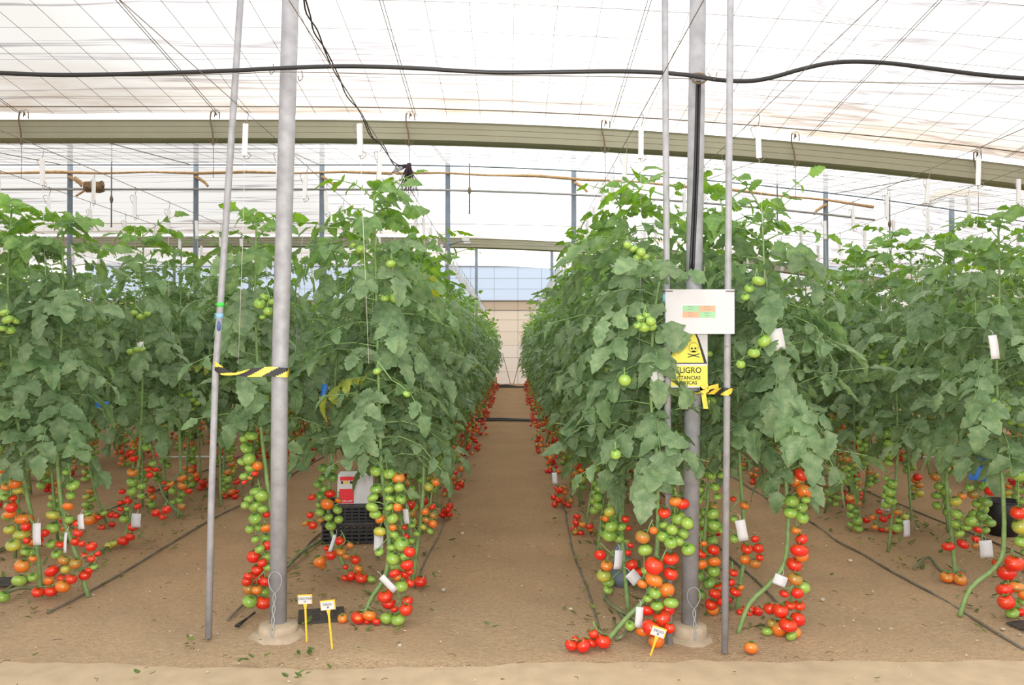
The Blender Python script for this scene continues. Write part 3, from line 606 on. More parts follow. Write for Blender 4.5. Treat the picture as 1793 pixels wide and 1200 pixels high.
for P_ in ([(1233, 688), (1243, 680), (1258, 676)], [(1233, 688), (1226, 681), (1240, 676)]): 
    a = [W(x, y, 3.95) for x, y in P_]; g.add([p + Vector((0, 0, .012)) for p in a] + [p - Vector((0, 0, .012)) for p in a] + [p + Vector((0, 0.001, .012)) for p in a] + [p + Vector((0, .001, -.012)) for p in a], [(0, 1, 4, 3), (1, 2, 5, 4), (6, 9, 10, 7), (7, 10, 11, 8)])
a = [W(1232, 690, 3.95), W(1234, 704, 3.94), W(1236, 716, 3.94)]
g.add([p + Vector((-.012, 0, 0)) for p in a] + [p + Vector((.012, 0, 0)) for p in a], [(0, 3, 4, 1), (1, 4, 5, 2)])
tag(g.obj('tape_bow', 'tapeyel', loc=W(1233, 688, 3.95)), 'loose yellow tape ends knotted beside the right thick post', 'tape')

def stake(px, basepx, topw, d, lean, lines, label):
    base = W(basepx[0], basepx[1], d); base.z = 0.0; e = empty('label_stake', base, label, 'stake'); s_ = d / F
    tp = W(px[0], px[1], d) - base; w_ = topw * s_; h_ = w_ * 0.66
    ax = Vector((tp.x, 0, tp.z)).normalized(); sd = Vector((ax.z, 0, -ax.x))
    def q(pts, m, y, th, nm, par=None):
        P3 = [tp + sd * (a * w_) + ax * (b_ * h_) + Vector((0, y, 0)) for a, b_ in pts]; n_ = len(P3); B = [p + Vector((0, th, 0)) for p in P3]
        g = MB(); g.add(P3 + B, [tuple(range(n_)), tuple(range(2 * n_ - 1, n_ - 1, -1))] + [(i, n_ + i, n_ + (i + 1) % n_, (i + 1) % n_) for i in range(n_)]); return g.obj(nm, m, e, False)
    L = tp.length / h_
    q([(-.5, -.5), (.5, -.5), (.5, .5), (-.5, .5)], 'yellow', 0, 0.002, 'plate')
    q([(-.14, -.5), (-.07, -1.0), (-.06, -L + .3), (0, -L), (.06, -L + .3), (.07, -1.0), (.14, -.5)], 'yellow', 0, 0.003, 'shaft')
    q([(-.47, -.46), (.42, -.46), (.42, .36), (-.47, .36)], 'paper', -0.0015, 0.001, 'card')
    an = math.atan2(ax.x, ax.z)
    for k, s2 in enumerate(lines):
        p = tp + ax * h_ * (0.08 - 0.30 * k) + Vector((0, -0.003, 0)); text(e, s2, (0.0165 if k == 0 else 0.013), p, 'greyink', (PI / 2, an, 0), bold=0.0002)
stake((534, 1050), (537, 1131), 25, 3.98, 0, ('COROTINO', 'N'), 'yellow label stake with a white card, nearest the left concrete footing')
stake((574, 1060), (582, 1143), 26, 3.88, 0, ('DELEC', 'M'), 'yellow label stake with a white card standing in front of the black plate')
stake((1153, 1107), (1138, 1158), 26, 3.80, 0, ('DELKO', 'M'), 'slanting yellow label stake in front of the red tomatoes right of the aisle')

# ------------------------------------------------------------------ tomatoes
def tomato_mesh(key, var):
    rr = random.Random(var * 10 + ord(key)); n, h = 20, 12; vs = []; lob = [4, 5, 6, 7][var % 4]; amp = [0.02, 0.05, 0.035, 0.06][var % 4]; flat = [0.86, 0.78, 0.92, 0.74][var % 4]
    g = MB(); rings = []
    for i in range(h + 1):
        a = PI * i / h
        for k in range(n):
            q = 2 * PI * k / n; rib = 1 - amp * (0.5 + 0.5 * math.cos(lob * q)) * (0.3 + 0.7 * max(0, math.cos(a)))
            r_ = math.sin(a) * rib; z = math.cos(a) * flat
            if a < 0.75: z -= 0.20 * (1 - a / 0.75) ** 1.5
            if a > 2.8: z += 0.05 * ((a - 2.8) / 0.34)
            vs.append((r_ * math.cos(q), r_ * math.sin(q), z))
    fs = [(i * n + k, (i + 1) * n + k, (i + 1) * n + (k + 1) % n, i * n + (k + 1) % n) for i in range(h) for k in range(n)]
    g.add(vs, fs, 0)
    zc = flat - 0.17
    for k in range(6):
        q = 2 * PI * k / 6 + rr.uniform(-.2, .2); L = rr.uniform(.42, .6); c, s_ = math.cos(q), math.sin(q); cr, sr = -s_ * 0.11, c * 0.11
        g.add([(0, 0, zc + .02), (c * L * .5 + cr, s_ * L * .5 + sr, zc + .16), (c * L, s_ * L, zc + .20 + rr.uniform(-.05, .16)), (c * L * .5 - cr, s_ * L * .5 - sr, zc + .16)], [(0, 1, 2, 3)], 1)
    g.tube([(0, 0, zc), (0.02, 0, zc + 0.22), (0.08, 0.02, zc + 0.38)], 0.055, 5, 1)
    return g.mesh('tomato', ['tom_' + key, 'calyx'])
TM = {k: [tomato_mesh(k, v) for v in range(4)] for k in TC}
TL = {'r': 'ripe red tomato', 'o': 'orange half-ripe tomato', 'b': 'brownish orange tomato', 'y': 'yellow-green tomato', 'g': 'green unripe tomato', 'k': 'deep green tomato'}
def put_tomato(parent, loc, r, k, name='tomato', tilt=0.5):
    o = inst(name, R.choice(TM[k]), parent, loc, (R.uniform(-tilt, tilt), R.uniform(-tilt, tilt), R.uniform(0, 6.28)), (r * R.uniform(.97, 1.08), r * R.uniform(.97, 1.05), r * R.uniform(.95, 1.05)))
    if parent is not None: o['label'] = TL[k]
    return o

def parse(s):
    out = []
    for tr in s.split('/'):
        L = []
        for q in tr.split():
            x, y, rk = q.split(','); L.append((float(x), float(y), float(rk[:-1]), rk[-1]))
        out.append(L)
    return out
def relax(P, Rr, it=40):
    for _ in range(it):
        for i in range(len(P)):
            for j in range(i):
                v = P[i] - P[j]; L = v.length; need = 0.93 * (Rr[i] + Rr[j])
                if L < need:
                    s_ = 1 if v.y >= 0 else -1; m_ = (need - L) * 0.5
                    P[i].y += s_ * m_; P[j].y -= s_ * m_
def trusses(parent, base, s, d, stemx=None):
    """table of fruit seen in the photograph -> trusses of separate tomatoes at their distance d"""
    T = parse(s); P = []; Rr = []; idx = []
    for a, tr in enumerate(T):
        for (x, y, r_, k) in tr:
            p = W(x, y, d + R.uniform(-.03, .03)); rad = r_ * 1.04 * d / F; P.append(p); Rr.append(rad); idx.append((a, k))
    relax(P, Rr)
    for p, r_ in zip(P, Rr): p.z = max(p.z, r_ * 0.85 + 0.004)
    for a, tr in enumerate(T):
        ids = [i for i, q in enumerate(idx) if q[0] == a]
        if not ids: continue
        ids.sort(key=lambda i: -P[i].z); top_ = P[ids[0]]
        cs = [sum((P[i] for i in ids[max(0, k - 1):k + 2]), Vector()) / len(ids[max(0, k - 1):k + 2]) for k in range(0, len(ids), 2)]
        pth = smoothpath([top_ + Vector((0, 0.02, Rr[ids[0]] + 0.03))] + [c_ + Vector((0, 0.01, 0.01)) for c_ in cs], 3)
        g = MB(); g.tube(pth, [0.0045 * (1 - 0.4 * i / len(pth)) for i in range(len(pth))], 5)
        for i in ids:
            t_ = P[i] + Vector((0, 0, Rr[i] * 0.8)); q = min(pth, key=lambda u: (u - t_ - Vector((0, 0, .02))).length)
            g.tube([q, (q + t_) / 2 + Vector((0, 0, .006)), t_], 0.0028, 4)
        g.v = [tuple(Vector(v) - base) for v in g.v]; e = g.obj('tomato_truss', 'stem', parent)
        for i in ids: put_tomato(e, P[i] - base, Rr[i], idx[i][1])

# ------------------------------------------------------------------ foliage
def template(lod):
    if lod == 2: T = [0, .1, .22, .33, .45, .56, .68, .8, .9, 1]; Wd = [.02, .22, .35, .26, .34, .23, .26, .15, .12, .0]; U = [-1, -.5, 0, .5, 1]
    elif lod == 1: T = [0, .18, .34, .5, .68, 1]; Wd = [.02, .33, .27, .32, .2, 0]; U = [-1, 0, 1]
    else: T = [0, .3, .62, 1]; Wd = [.03, .36, .27, 0]; U = [-1, 0, 1]
    fwd = [0.0 if i % 2 == 0 else 0.035 for i in range(len(T))]
    u = np.array([[a for a in U] for t in T]).ravel(); t = np.array([[tt] * len(U) for tt in T]).ravel(); wd = np.array([[ww] * len(U) for ww in Wd]).ravel()
    fw = np.array([[f_] * len(U) for f_ in fwd]).ravel(); c = len(U)
    fs = [(i * c + k, i * c + k + 1, (i + 1) * c + k + 1, (i + 1) * c + k) for i in range(len(T) - 1) for k in range(c - 1)]
    return u, t, wd, fw, np.array(fs)
TPL = {l: template(l) for l in (0, 1, 2)}
def nrm(v): return v / (np.linalg.norm(v) + 1e-9)
UP = np.array([0, 0, 1.0])
def gen_leaves(rs, z0, z1, stemfn, nleaf, size=1.0, reach=1.0, biasx=0.0):
    """leaflets and rachises of one plant: positions, directions, normals, lengths, tints"""
    out = []; rach = []; az = rs.uniform(0, 6.28)
    for i in range(nleaf):
        f_ = (i + rs.uniform(-.3, .3)) / nleaf; f_ = min(max(f_, 0), 1); z = z0 + (z1 - z0) * f_; p0 = np.array(stemfn(z)); az += 2.4 + rs.uniform(-.4, .4)
        o = np.array([math.cos(az) + biasx, math.sin(az), 0]); o = nrm(o)
        young = max(0, (f_ - 0.72) / 0.28); L = (rs.uniform(.24, .40)) * reach * (1 - 0.32 * young)
        e0 = math.radians(rs.uniform(5, 45) + 18 * young); dr = math.radians(rs.uniform(35, 95) * (1 - 0.45 * young))
        pts = [p0]; tans = []; n_ = 7
        for k in range(n_):
            e = e0 - dr * k / (n_ - 1); tv = o * math.cos(e) + UP * math.sin(e); tans.append(tv); pts.append(pts[-1] + tv * L / n_)
        rach.append(pts); side = np.cross(UP, o); ll = rs.uniform(.095, .165) * size * (1 - 0.30 * young)
        dusty = rs.uniform(0.0, 1.0) * (1 - young)
        base = np.array([1.0, 1.0, 1.0]) * rs.uniform(.72, 1.08); tint = base * (np.array([1.05, 1.0, 1.12]) * (1 - young) + np.array([1.12, 1.28, .62]) * young)
        tint = tint * (1 + dusty * np.array([.22, .10, .25]))
        if rs.random() < .006: tint = np.array([2.3, 1.5, .7])
        def leaf(s_, dv, nv, l_):
            k = min(int(s_ * n_), n_ - 1); p = pts[k] + (pts[k + 1] - pts[k]) * (s_ * n_ - k); d = nrm(dv + np.array([rs.uniform(-.2, .2) for _ in range(3)])); nv = nv + np.array([rs.uniform(-.35, .35) for _ in range(3)])
            nv = nrm(nv - d * nv.dot(d)); out.append((p, d, nv, l_, rs.uniform(-.25, .35), rs.uniform(.05, .5), tint * rs.uniform(.9, 1.1)))
        nb_ = UP * .55 + o * .75
        leaf(.999, tans[-1] * 1.0 + UP * -.15, nb_, ll)
        for s_, q in ((.80, .9), (.66, .38), (.52, .82), (.36, .4), (.24, .5)):
            if q < .5 and rs.random() < .4: continue
            for sg in (-1, 1):
                if rs.random() < .07: continue
                k = int(s_ * n_); dv = side * sg * rs.uniform(.7, 1.0) + tans[k] * .45 - UP * rs.uniform(-.1, .75) * (1 - .5 * young); leaf(s_ + rs.uniform(-.03, .03), dv, nb_ + side * sg * .25, ll * q * rs.uniform(.85, 1.1))
    return out, rach
def foliage_arrays(leaves, lod):
    u, t, wd, fw, fs = TPL[lod]; n_ = len(leaves)
    P = np.array([l[0] for l in leaves]); D = np.array([l[1] for l in leaves]); Nn = np.array([l[2] for l in leaves]); S = np.cross(D, Nn)
    L = np.array([l[3] for l in leaves])[:, None, None]; fo = np.array([l[4] for l in leaves])[:, None]; be = np.array([l[5] for l in leaves])[:, None]; T = np.array([l[6] for l in leaves])
    x = (u * wd)[None, :]; y = (t + fw * np.abs(u))[None, :]; z = fo * np.abs(u * wd)[None, :] * 1.3 - be * (t ** 2)[None, :] + 0.02 * np.sin(t * 17 + u * 3)[None, :]
    yy = y * (1 - be * 0.25 * t[None, :])
    V = P[:, None, :] + L * (x[:, :, None] * S[:, None, :] + yy[:, :, None] * D[:, None, :] + z[:, :, None] * Nn[:, None, :])
    m_ = len(u); Fc = (fs[None, :, :] + (np.arange(n_) * m_)[:, None, None]).reshape(-1, 4)
    C = np.repeat(T, m_, axis=0); UV = np.tile(np.stack([u, t, np.zeros_like(u)], 1), (n_, 1))
    return V.reshape(-1, 3), Fc, C, UV
def foliage_mesh(name, leaves, rach, lod):
    V, Fc, C, UV = foliage_arrays(leaves, lod); g = MB()
    if lod:
        for pts in rach: g.tube([pts[0], pts[2], pts[4], pts[-1]], [.0045, .0035, .003, .002], 3 if lod < 2 else 4, 1, False)
    nl = len(V); vs = V.tolist() + list(g.v); fs = Fc.tolist() + [tuple(i + nl for i in f) for f in g.f]
    me = bpy.data.meshes.new(name); me.from_pydata(vs, [], fs); me.materials.append(M['leaf' if lod == 2 else 'leaffar']); me.materials.append(M['stem'])
    me.polygons.foreach_set('material_index', [0] * len(Fc) + [1] * len(g.f)); me.polygons.foreach_set('use_smooth', [True] * len(fs))
    a = me.attributes.new('tint', 'FLOAT_COLOR', 'POINT'); cc = np.ones((len(vs), 4), dtype=np.float32); cc[:nl, :3] = C; a.data.foreach_set('color', cc.ravel())
    if lod == 2:
        b_ = me.attributes.new('leafuv', 'FLOAT_VECTOR', 'POINT'); uv = np.zeros((len(vs), 3), dtype=np.float32); uv[:nl] = UV; b_.data.foreach_set('vector', uv.ravel())
    me.update(); return me

# generic plant prototypes -------------------------------------------------
def stemline(rs, H):
    a, b_ = rs.uniform(-.1, .1), rs.uniform(-.16, .02); ph = rs.uniform(0, 6)
    def fn(z):
        k = max(0, 1 - z / 0.75); return (a * k * k + .02 * math.sin(z * 3 + ph), b_ * k * k + .02 * math.cos(z * 2.6 + ph), z)
    return fn
COLS = 'rroobyggkg'
def fruit_chain(rs, fn, ztop, n_, start, side):
    """fruit of one truss hanging beside the stem, ripest at its top"""
    out = []; p = np.array(fn(ztop)) + np.array([math.cos(side) * .07, math.sin(side) * .07, 0]); z = ztop
    for i in range(n_):
        r_ = rs.uniform(.026, .040); k = min(len(COLS) - 1, int(start + i * rs.uniform(.7, 1.5))); s_ = 1 if i % 2 else -1
        q = side + PI / 2; pos = Vector((p[0] + s_ * math.cos(q) * r_ * .95 + rs.uniform(-.012, .012), p[1] + s_ * math.sin(q) * r_ * .95 + rs.uniform(-.012, .012), max(z, r_)))
        out.append((pos, r_, COLS[k])); z -= r_ * rs.uniform(.85, 1.2)
    return out, Vector((p[0], p[1], ztop + .03)), z
PROT = {}
def make_proto(seed, lod):
    rs = random.Random(seed); H = rs.uniform(2.02, 2.38); fn = stemline(rs, H); d = {}
    d['H'] = H; lv, ra = gen_leaves(rs, 0.82, H, fn, {2: 46, 1: 42, 0: 36}[lod], 1.0, 1.0); lv = [l for l in lv if l[0][2] + l[1][2] * l[3] > 0.62]
    d['fol'] = foliage_mesh('foliage', lv, ra, lod)
    g = MB(); g.tube([fn(z) for z in [0, .15, .3, .5, .75, 1.1, 1.5, 1.9, H]], [.011, .011, .011, .010, .009, .008, .007, .006, .004], 6 if lod else 4); d['stem'] = g.mesh('stem', 'stem')
    d['tr'] = []; z = rs.uniform(.80, .95)
    for k in range(5):
        n_ = rs.randint(5, 8); side = rs.uniform(0, 6.28); st = [6, 4.5, 2.5, 1, 0][k] + rs.uniform(-2, 2.5); ch, tp, ze = fruit_chain(rs, fn, z, n_, max(0, st), side); d['tr'].append((ch, tp))
        z = ze - rs.uniform(0, .09)
        if z < .16: break
    for k in range(2):
        ch, tp, ze = fruit_chain(rs, fn, rs.uniform(1.15, 1.9), rs.randint(3, 6), 7, rs.uniform(0, 6.28)); ch = [(p + Vector((0, 0, 0)), r_ * .85, 'g') for p, r_, c_ in ch]; d['tr'].append((ch, tp))
    for k in range(1):
        a_ = rs.uniform(0, 6.28); d['ga'] = a_; c0 = np.array([math.cos(a_) * .20, math.sin(a_) * .20, 0]); ch = []; d['gi'] = len(d['tr'])
        for i in range(rs.randint(6, 9)):
            r_ = rs.uniform(.026, .036); ch.append((Vector((c0[0] + rs.uniform(-.08, .08), c0[1] + rs.uniform(-.08, .08), r_ * .9 + (i % 3) * rs.uniform(.02, .09))), r_, rs.choice('rrrrob')))
        d['tr'].append((ch, Vector((c0[0] * .5, c0[1] * .5, .12))))
    d['trm'] = []
    for ch, tp in d['tr']:
        g = MB(); pth = smoothpath([np.array(fn(tp.z + .02))] + [tp] + [sum((q[0] for q in ch[i:i + 2]), Vector()) / len(ch[i:i + 2]) for i in range(0, len(ch), 2)], 3)
        g.tube(pth, .0035, 4)
        if lod < 2:
            ms = ['stem', 'tom_r', 'tom_o', 'tom_y', 'tom_g']; mp_ = {'r': 1, 'o': 2, 'b': 2, 'y': 3, 'g': 4, 'k': 4}
            for p, r_, c_ in ch: g.sph(p, r_, mp_[c_], 8, 5)
            d['trm'].append(g.mesh('tomato_truss', ms))
        else: d['trm'].append(g.mesh('tomato_truss', 'stem'))
    return d
PR = {2: [make_proto(100 + i, 2) for i in range(6)], 1: [make_proto(200 + i, 1) for i in range(5)], 0: [make_proto(300 + i, 0) for i in range(5)]}

def plant(x, y, lod, label, group=None):
    d = R.choice(PR[lod]); e = empty('tomato_plant', (x, y, 0), label, 'tomato plant', group); e.rotation_euler.z = R.uniform(0, 6.28); s_ = R.uniform(.93, 1.07); e.scale = (s_, s_, s_)
    inst('stem', d['stem'], e); inst('foliage', d['fol'], e)
    aisle = abs(x) < 0.95
    if aisle: e.rotation_euler.z = (PI if x > 0 else 0) - d['ga'] + R.uniform(-.6, .6)
    for qi, ((ch, tp), m_) in enumerate(zip(d['tr'], d['trm'])):
        if qi == d['gi'] and R.random() < (.5 if aisle else .6): continue
        t_ = inst('tomato_truss', m_, e)
        if lod == 2:
            for p, r_, c_ in ch: put_tomato(t_, p, r_, c_)
    return e
ROWS = {-7.7: 'outermost left bed, far row', -7.05: 'outermost left bed, near row', -5.6: 'second bed to the left, far row', -4.95: 'second bed to the left, near row',
        -3.5: 'outer row of the left bed', -2.85: 'inner row of the left bed', -1.37: 'row behind the left thick post', -0.78: 'row lining the aisle\'s left edge',
        0.67: 'row lining the aisle\'s right edge', 1.28: 'row behind the outer right tube', 2.83: 'inner row of the right bed', 3.45: 'outer row of the right bed',
        4.95: 'second bed to the right, near row', 5.6: 'second bed to the right, far row', 7.05: 'outermost right bed, near row', 7.7: 'outermost right bed, far row'}
START = {-3.5: 5.5, -2.85: 7.5, -1.37: 6.9, -0.78: 5.15, 0.67: 5.0, 1.28: 5.05, 2.83: 5.75, 3.45: 5.2}
ORD = ['first', 'second', 'third', 'fourth', 'fifth', 'sixth', 'seventh', 'eighth']
far = []
for X, nm in ROWS.items():
    y = START.get(X, 4.2); k = 0; yend = 32.0
    while y < yend:
        if abs(X) / (y + 0.4) < 0.69:
            xx = X + R.uniform(-.06, .06); yy = y + R.uniform(-.08, .08)
            ind = y < (32 if abs(X) < 0.9 else 15.5 if abs(X) < 4 else 13.5)
            if ind:
                lod = 2 if y < 8.2 else (1 if y < 14 else 0)
                if y < 8.2 and k < 5: plant(xx, yy, lod, 'leafy tomato plant with ripening fruit, %s tall generic plant back, %s' % (ORD[k], nm) if False else 'staked tomato plant, %s behind the front ones, %s' % (ORD[k], nm))
                elif y < 14: plant(xx, yy, lod, 'green tomato plant in the middle distance, %s' % nm, 'mid-distance tomato plants, ' + nm)
                else: plant(xx, yy, lod, 'distant tomato plant merging into the green hedge, %s' % nm, 'distant tomato plants, ' + nm)
                k += 1
            else: far.append((xx, yy))
        y += 0.56 if y < 15 else 0.62
# everything further back: one mass of foliage nobody could count
VV = []; FF = []; CC = []; off = 0
src = []
for i in range(4):
    rs = random.Random(400 + i); H = rs.uniform(2.1, 2.4); lv, ra = gen_leaves(rs, .80, H, stemline(rs, H), 28, 1.15, 1.0); src.append(foliage_arrays(lv, 0))
for (x, y) in far:
    V, Fc, C, UV = R.choice(src); a = R.uniform(0, 6.28); c_, s_ = math.cos(a), math.sin(a)
    V2 = V.copy(); V2[:, 0] = V[:, 0] * c_ - V[:, 1] * s_ + x; V2[:, 1] = V[:, 0] * s_ + V[:, 1] * c_ + y; V2[:, 2] *= R.uniform(.92, 1.05)
    VV.append(V2); FF.append(Fc + off); CC.append(C); off += len(V)
if VV:
    V = np.concatenate(VV); Fc = np.concatenate(FF); C = np.concatenate(CC)
    me = bpy.data.meshes.new('tomato_crop'); me.from_pydata(V.tolist(), [], Fc.tolist()); me.materials.append(M['leaffar'])
    a = me.attributes.new('tint', 'FLOAT_COLOR', 'POINT'); cc = np.ones((len(V), 4), dtype=np.float32); cc[:, :3] = C; a.data.foreach_set('color', cc.ravel()); me.polygons.foreach_set('use_smooth', [True] * len(Fc)); me.update()
    o = bpy.data.objects.new('tomato_crop', me); COL.objects.link(o); tag(o, 'dense far mass of tomato foliage filling the back of the side beds', 'tomato crop', None, 'stuff')

# ------------------------------------------------------------------ the front plants, each as photographed
POLES = [(468, 524, 0, 1200, 4.15), (1258, 1292, 0, 1200, 3.93), (1165, 1288, 503, 590, 3.87), (1195, 1242, 588, 682, 4.0), (1198, 1242, 0, 470, 4.15), (1158, 1174, 0, 455, 4.0)]
def pathx(px, d):
    """stem through photo points (x, y, extra depth)"""
    return [W(q[0], q[1], d + (q[2] if len(q) > 2 else 0)) for q in px]
def hero(label, d, stem, fruit, zlo, nleaf, seed, size=1.05, reach=1.05, biasx=0.0, fruitd=None, ztop=None, grp=None, extra=()):
    P = pathx(stem, d); P[-1].z = 0.0; base = P[-1].copy(); base.z = 0
    e = empty('tomato_plant', base, label, 'tomato plant', grp); S = smoothpath(P, 5)
    g = MB(); n_ = len(S); g.tube([p - base for p in S], [0.0055 + 0.0070 * min(1, 1.6 * i / n_) for i in range(n_)], 8); g.obj('stem', 'stem', e)
    zs = [p.z for p in S]
    def fn(z):
        for a, b_ in zip(S[:-1], S[1:]):
            if a.z >= z >= b_.z: 
                t_ = (a.z - z) / max(1e-6, a.z - b_.z); q = a.lerp(b_, t_); return (q.x, q.y, z)
        return (S[0].x, S[0].y, z)
    rs = random.Random(seed); lv, ra = gen_leaves(rs, zlo, S[0].z + 0.02, fn, int(nleaf * 1.35), size, reach, biasx)
    FZ = [(a_[0], a_[1]) for tr in parse(fruit) for a_ in tr if a_[1] > 812] if fruit else []
    keep = []
    for l in lv:
        q = l[0] + l[1] * l[3] * .5; ok = True
        for pt in (l[0], q, l[0] + l[1] * l[3]):
            u, v = PX(pt)
            for (x0, x1, y0, y1, dd) in POLES:
                if x0 < u < x1 and y0 < v < y1 and pt[1] < dd and not (y0 == 503 and u < 1215 and v > 556) and not (y0 == 588 and u < 1203): ok = False
            if pt[2] < 0.60: ok = False
            if ok and any(abs(u - a_) < 13 and abs(v - b_) < 13 for a_, b_ in FZ): ok = False
        if ok: keep.append(l)
    ra = [r_ for r_ in ra]
    bb = np.array(base); keep = [(l[0] - bb,) + l[1:] for l in keep]; ra2 = []
    for r_ in ra:
        bad = False
        for p in r_:
            u, v = PX(p)
            for (x0, x1, y0, y1, dd) in POLES:
                if x0 < u < x1 and y0 < v < y1 and p[1] < dd: bad = True
        if not bad: ra2.append([p - bb for p in r_])
    o = bpy.data.objects.new('foliage', foliage_mesh('foliage', keep, ra2, 2)); COL.objects.link(o); o.parent = e
    if fruit: trusses(e, base, fruit, fruitd or d - 0.06)
    for tb_, dd_ in extra: trusses(e, base, tb_, dd_)
    return e

hero('tomato plant with a long chain of green over red fruit behind the left post', 4.45, [(449, 392), (447, 520), (452, 660), (458, 760), (472, 880), (482, 980), (486, 1062)],
     '440,763,11g 426,769,7g 432,785,11g 438,803,11g 424,809,8g 451,816,9o 436,821,9g 426,835,8g 447,829,6r 438,837,5b 429,844,5r/'
     '447,863,12g 460,868,11g 435,874,8g 448,887,12g 430,884,7g 460,892,9g 447,908,11g 466,901,7r 466,925,9o 437,927,8g 453,923,8g/'
     '447,945,7g 462,946,10g 457,960,9g 468,955,9r 466,976,9g 444,975,12r 461,984,8r 468,995,9g 451,997,11r 437,1007,8r 452,1016,12r/'
     '432,1018,9r 464,1019,9r 435,1033,11b 452,1031,9o 458,1040,10g 440,1051,12g 461,1055,13r/448,672,9g 466,680,8g 450,690,9g 464,697,8g 460,662,8g', 0.98, 34, 11, 1.05, 1.0, extra=[('455,532,10g 470,545,9g 463,520,8g 478,528,8g 460,555,6g', 4.2)])
hero('tallest tomato plant on the aisle\'s left, bare stem and fruit down to the sand', 4.35, [(655, 342), (657, 420), (660, 560), (664, 700), (668, 820), (677, 900), (681, 960), (674, 1010), (652, 1045), (634, 1072)],
     '682,829,10g 696,837,12o 658,825,10g 658,857,10g 681,857,9g 699,854,9g 682,875,9g 702,875,9g 652,873,9g 653,887,11g 658,900,10g 696,888,8o 682,888,8g/'
     '665,910,9o 687,908,10g 665,931,10y 688,923,7o 690,937,9g 703,954,13g 718,965,10r 686,960,9g 664,967,8g 689,977,12g 708,977,10g 692,992,11g 714,988,11r/'
     '692,1002,9r 708,1007,10r 695,1012,7o 718,1001,7r 703,1026,11g 718,1021,8r 675,1042,13r 680,1060,12r 691,1068,7r 712,1055,10r 712,1065,11r 676,1091,11g 698,1084,13g/'
     '647,1078,12o 627,1082,7o 627,1098,12r 642,1097,5r 650,1102,6r 659,1094,7r', 0.80, 46, 12, 1.08, 1.15, fruitd=4.24, extra=[('645,403,9g 632,437,9g 618,430,6g', 4.3), ('684,462,9g 692,522,10g 674,522,8g', 4.15), ('712,690,7g 660,650,7g', 4.0)])
hero('tomato plant beside the crates, green chain above red fruit on the sand', 5.1, [(588, 400), (592, 560), (585, 700), (580, 810), (575, 900), (590, 960), (612, 1012)],
     '565,820,9k 583,820,8k 583,836,8k 564,838,8k 557,848,7k 565,857,7g 578,865,9r 560,868,8k 547,870,7r 573,883,11o 558,884,6g/'
     '591,893,8g 592,877,6o 560,897,8g 543,902,6r 562,910,7b 575,906,8g 593,910,8g 579,921,9g 547,920,8r 535,916,6b/'
     '561,982,11o 562,993,8b 579,972,9r 597,966,10o 594,950,9r 608,973,7b 572,960,6r 613,955,6o/622,980,9r 614,1012,10r 633,1015,11r 603,1012,6r 628,995,8o 651,1017,8g 605,993,5r', 0.82, 36, 13, fruitd=5.0)
hero('tomato plant just behind the tallest left one, fruit over the aisle edge', 4.95, [(742, 430), (735, 560), (738, 700), (742, 820), (738, 900), (730, 960), (722, 1024)],
     '763,844,9o 751,852,8y 776,830,7b 757,888,6r 744,896,7o 758,903,7b 746,910,7b 758,917,8o 741,923,6y 753,930,7g/722,920,6g 708,923,5r 713,900,6g 721,947,6g 730,935,6g 712,940,6r 736,1027,11r', 0.80, 36, 14, fruitd=4.9)
hero('tomato plant before the notice board with the biggest red fruit, right of aisle', 4.0, [(1168, 335), (1165, 430), (1145, 560), (1140, 700), (1150, 800), (1152, 880), (1150, 970), (1135, 1040), (1095, 1085), (1062, 1112)],
     '1163,898,11r 1195,883,13r 1181,877,11o 1189,909,13g 1202,915,11g 1176,927,10g 1162,940,12g 1163,920,8g 1197,936,10g 1173,949,11g 1188,949,10g 1204,961,12g/'
     '1144,929,7o 1125,940,13b 1130,964,13g 1132,1002,8g 1125,1023,9o 1134,1048,8g/'
     '1174,978,14r 1144,990,16r 1174,1005,13r 1146,1017,15o 1168,1036,15o 1145,1036,10g 1150,1060,11g 1173,1053,13g/'
     '1133,1070,12r 1159,1083,15r 1172,1074,13r 1138,1096,16r 1126,1107,12o 1149,1122,14o 1170,1096,9r 1103,1096,9g/'
     '1000,1133,11r 1021,1136,12r 1010,1124,8r 1037,1135,10r 1055,1121,13r 1058,1136,10r 1039,1110,8r 1025,1125,8r', 0.82, 46, 15, 1.12, 1.1, fruitd=3.9, extra=[('1122,558,8g 1138,563,9g 1128,573,10g 1115,570,7g 1143,572,8g 1133,552,7g', 3.68), ('1110,435,8g 1122,442,8g 1098,430,7g 1130,450,7g 1116,450,7g', 3.8), ('1094,666,11g', 3.66), ('1078,796,9g', 3.64)])
hero('tomato plant nearest the aisle on the right, small pale fruit cluster low down', 4.45, [(1085, 345), (1090, 480), (1082, 620), (1078, 760), (1085, 880), (1092, 980), (1100, 1058)],
     '1067,896,10y 1069,920,11g 1067,938,12g 1088,923,9g 1084,943,10g 1061,909,6o 1095,909,7r 1100,925,6r 1104,955,6r 1100,968,6r/'
     '1051,972,10r 1062,989,11o 1057,1008,12y 1066,1022,10g 1064,1032,8g 1106,989,11r 1116,1002,11r', 0.80, 44, 16, 1.05, 1.05, fruitd=4.38)
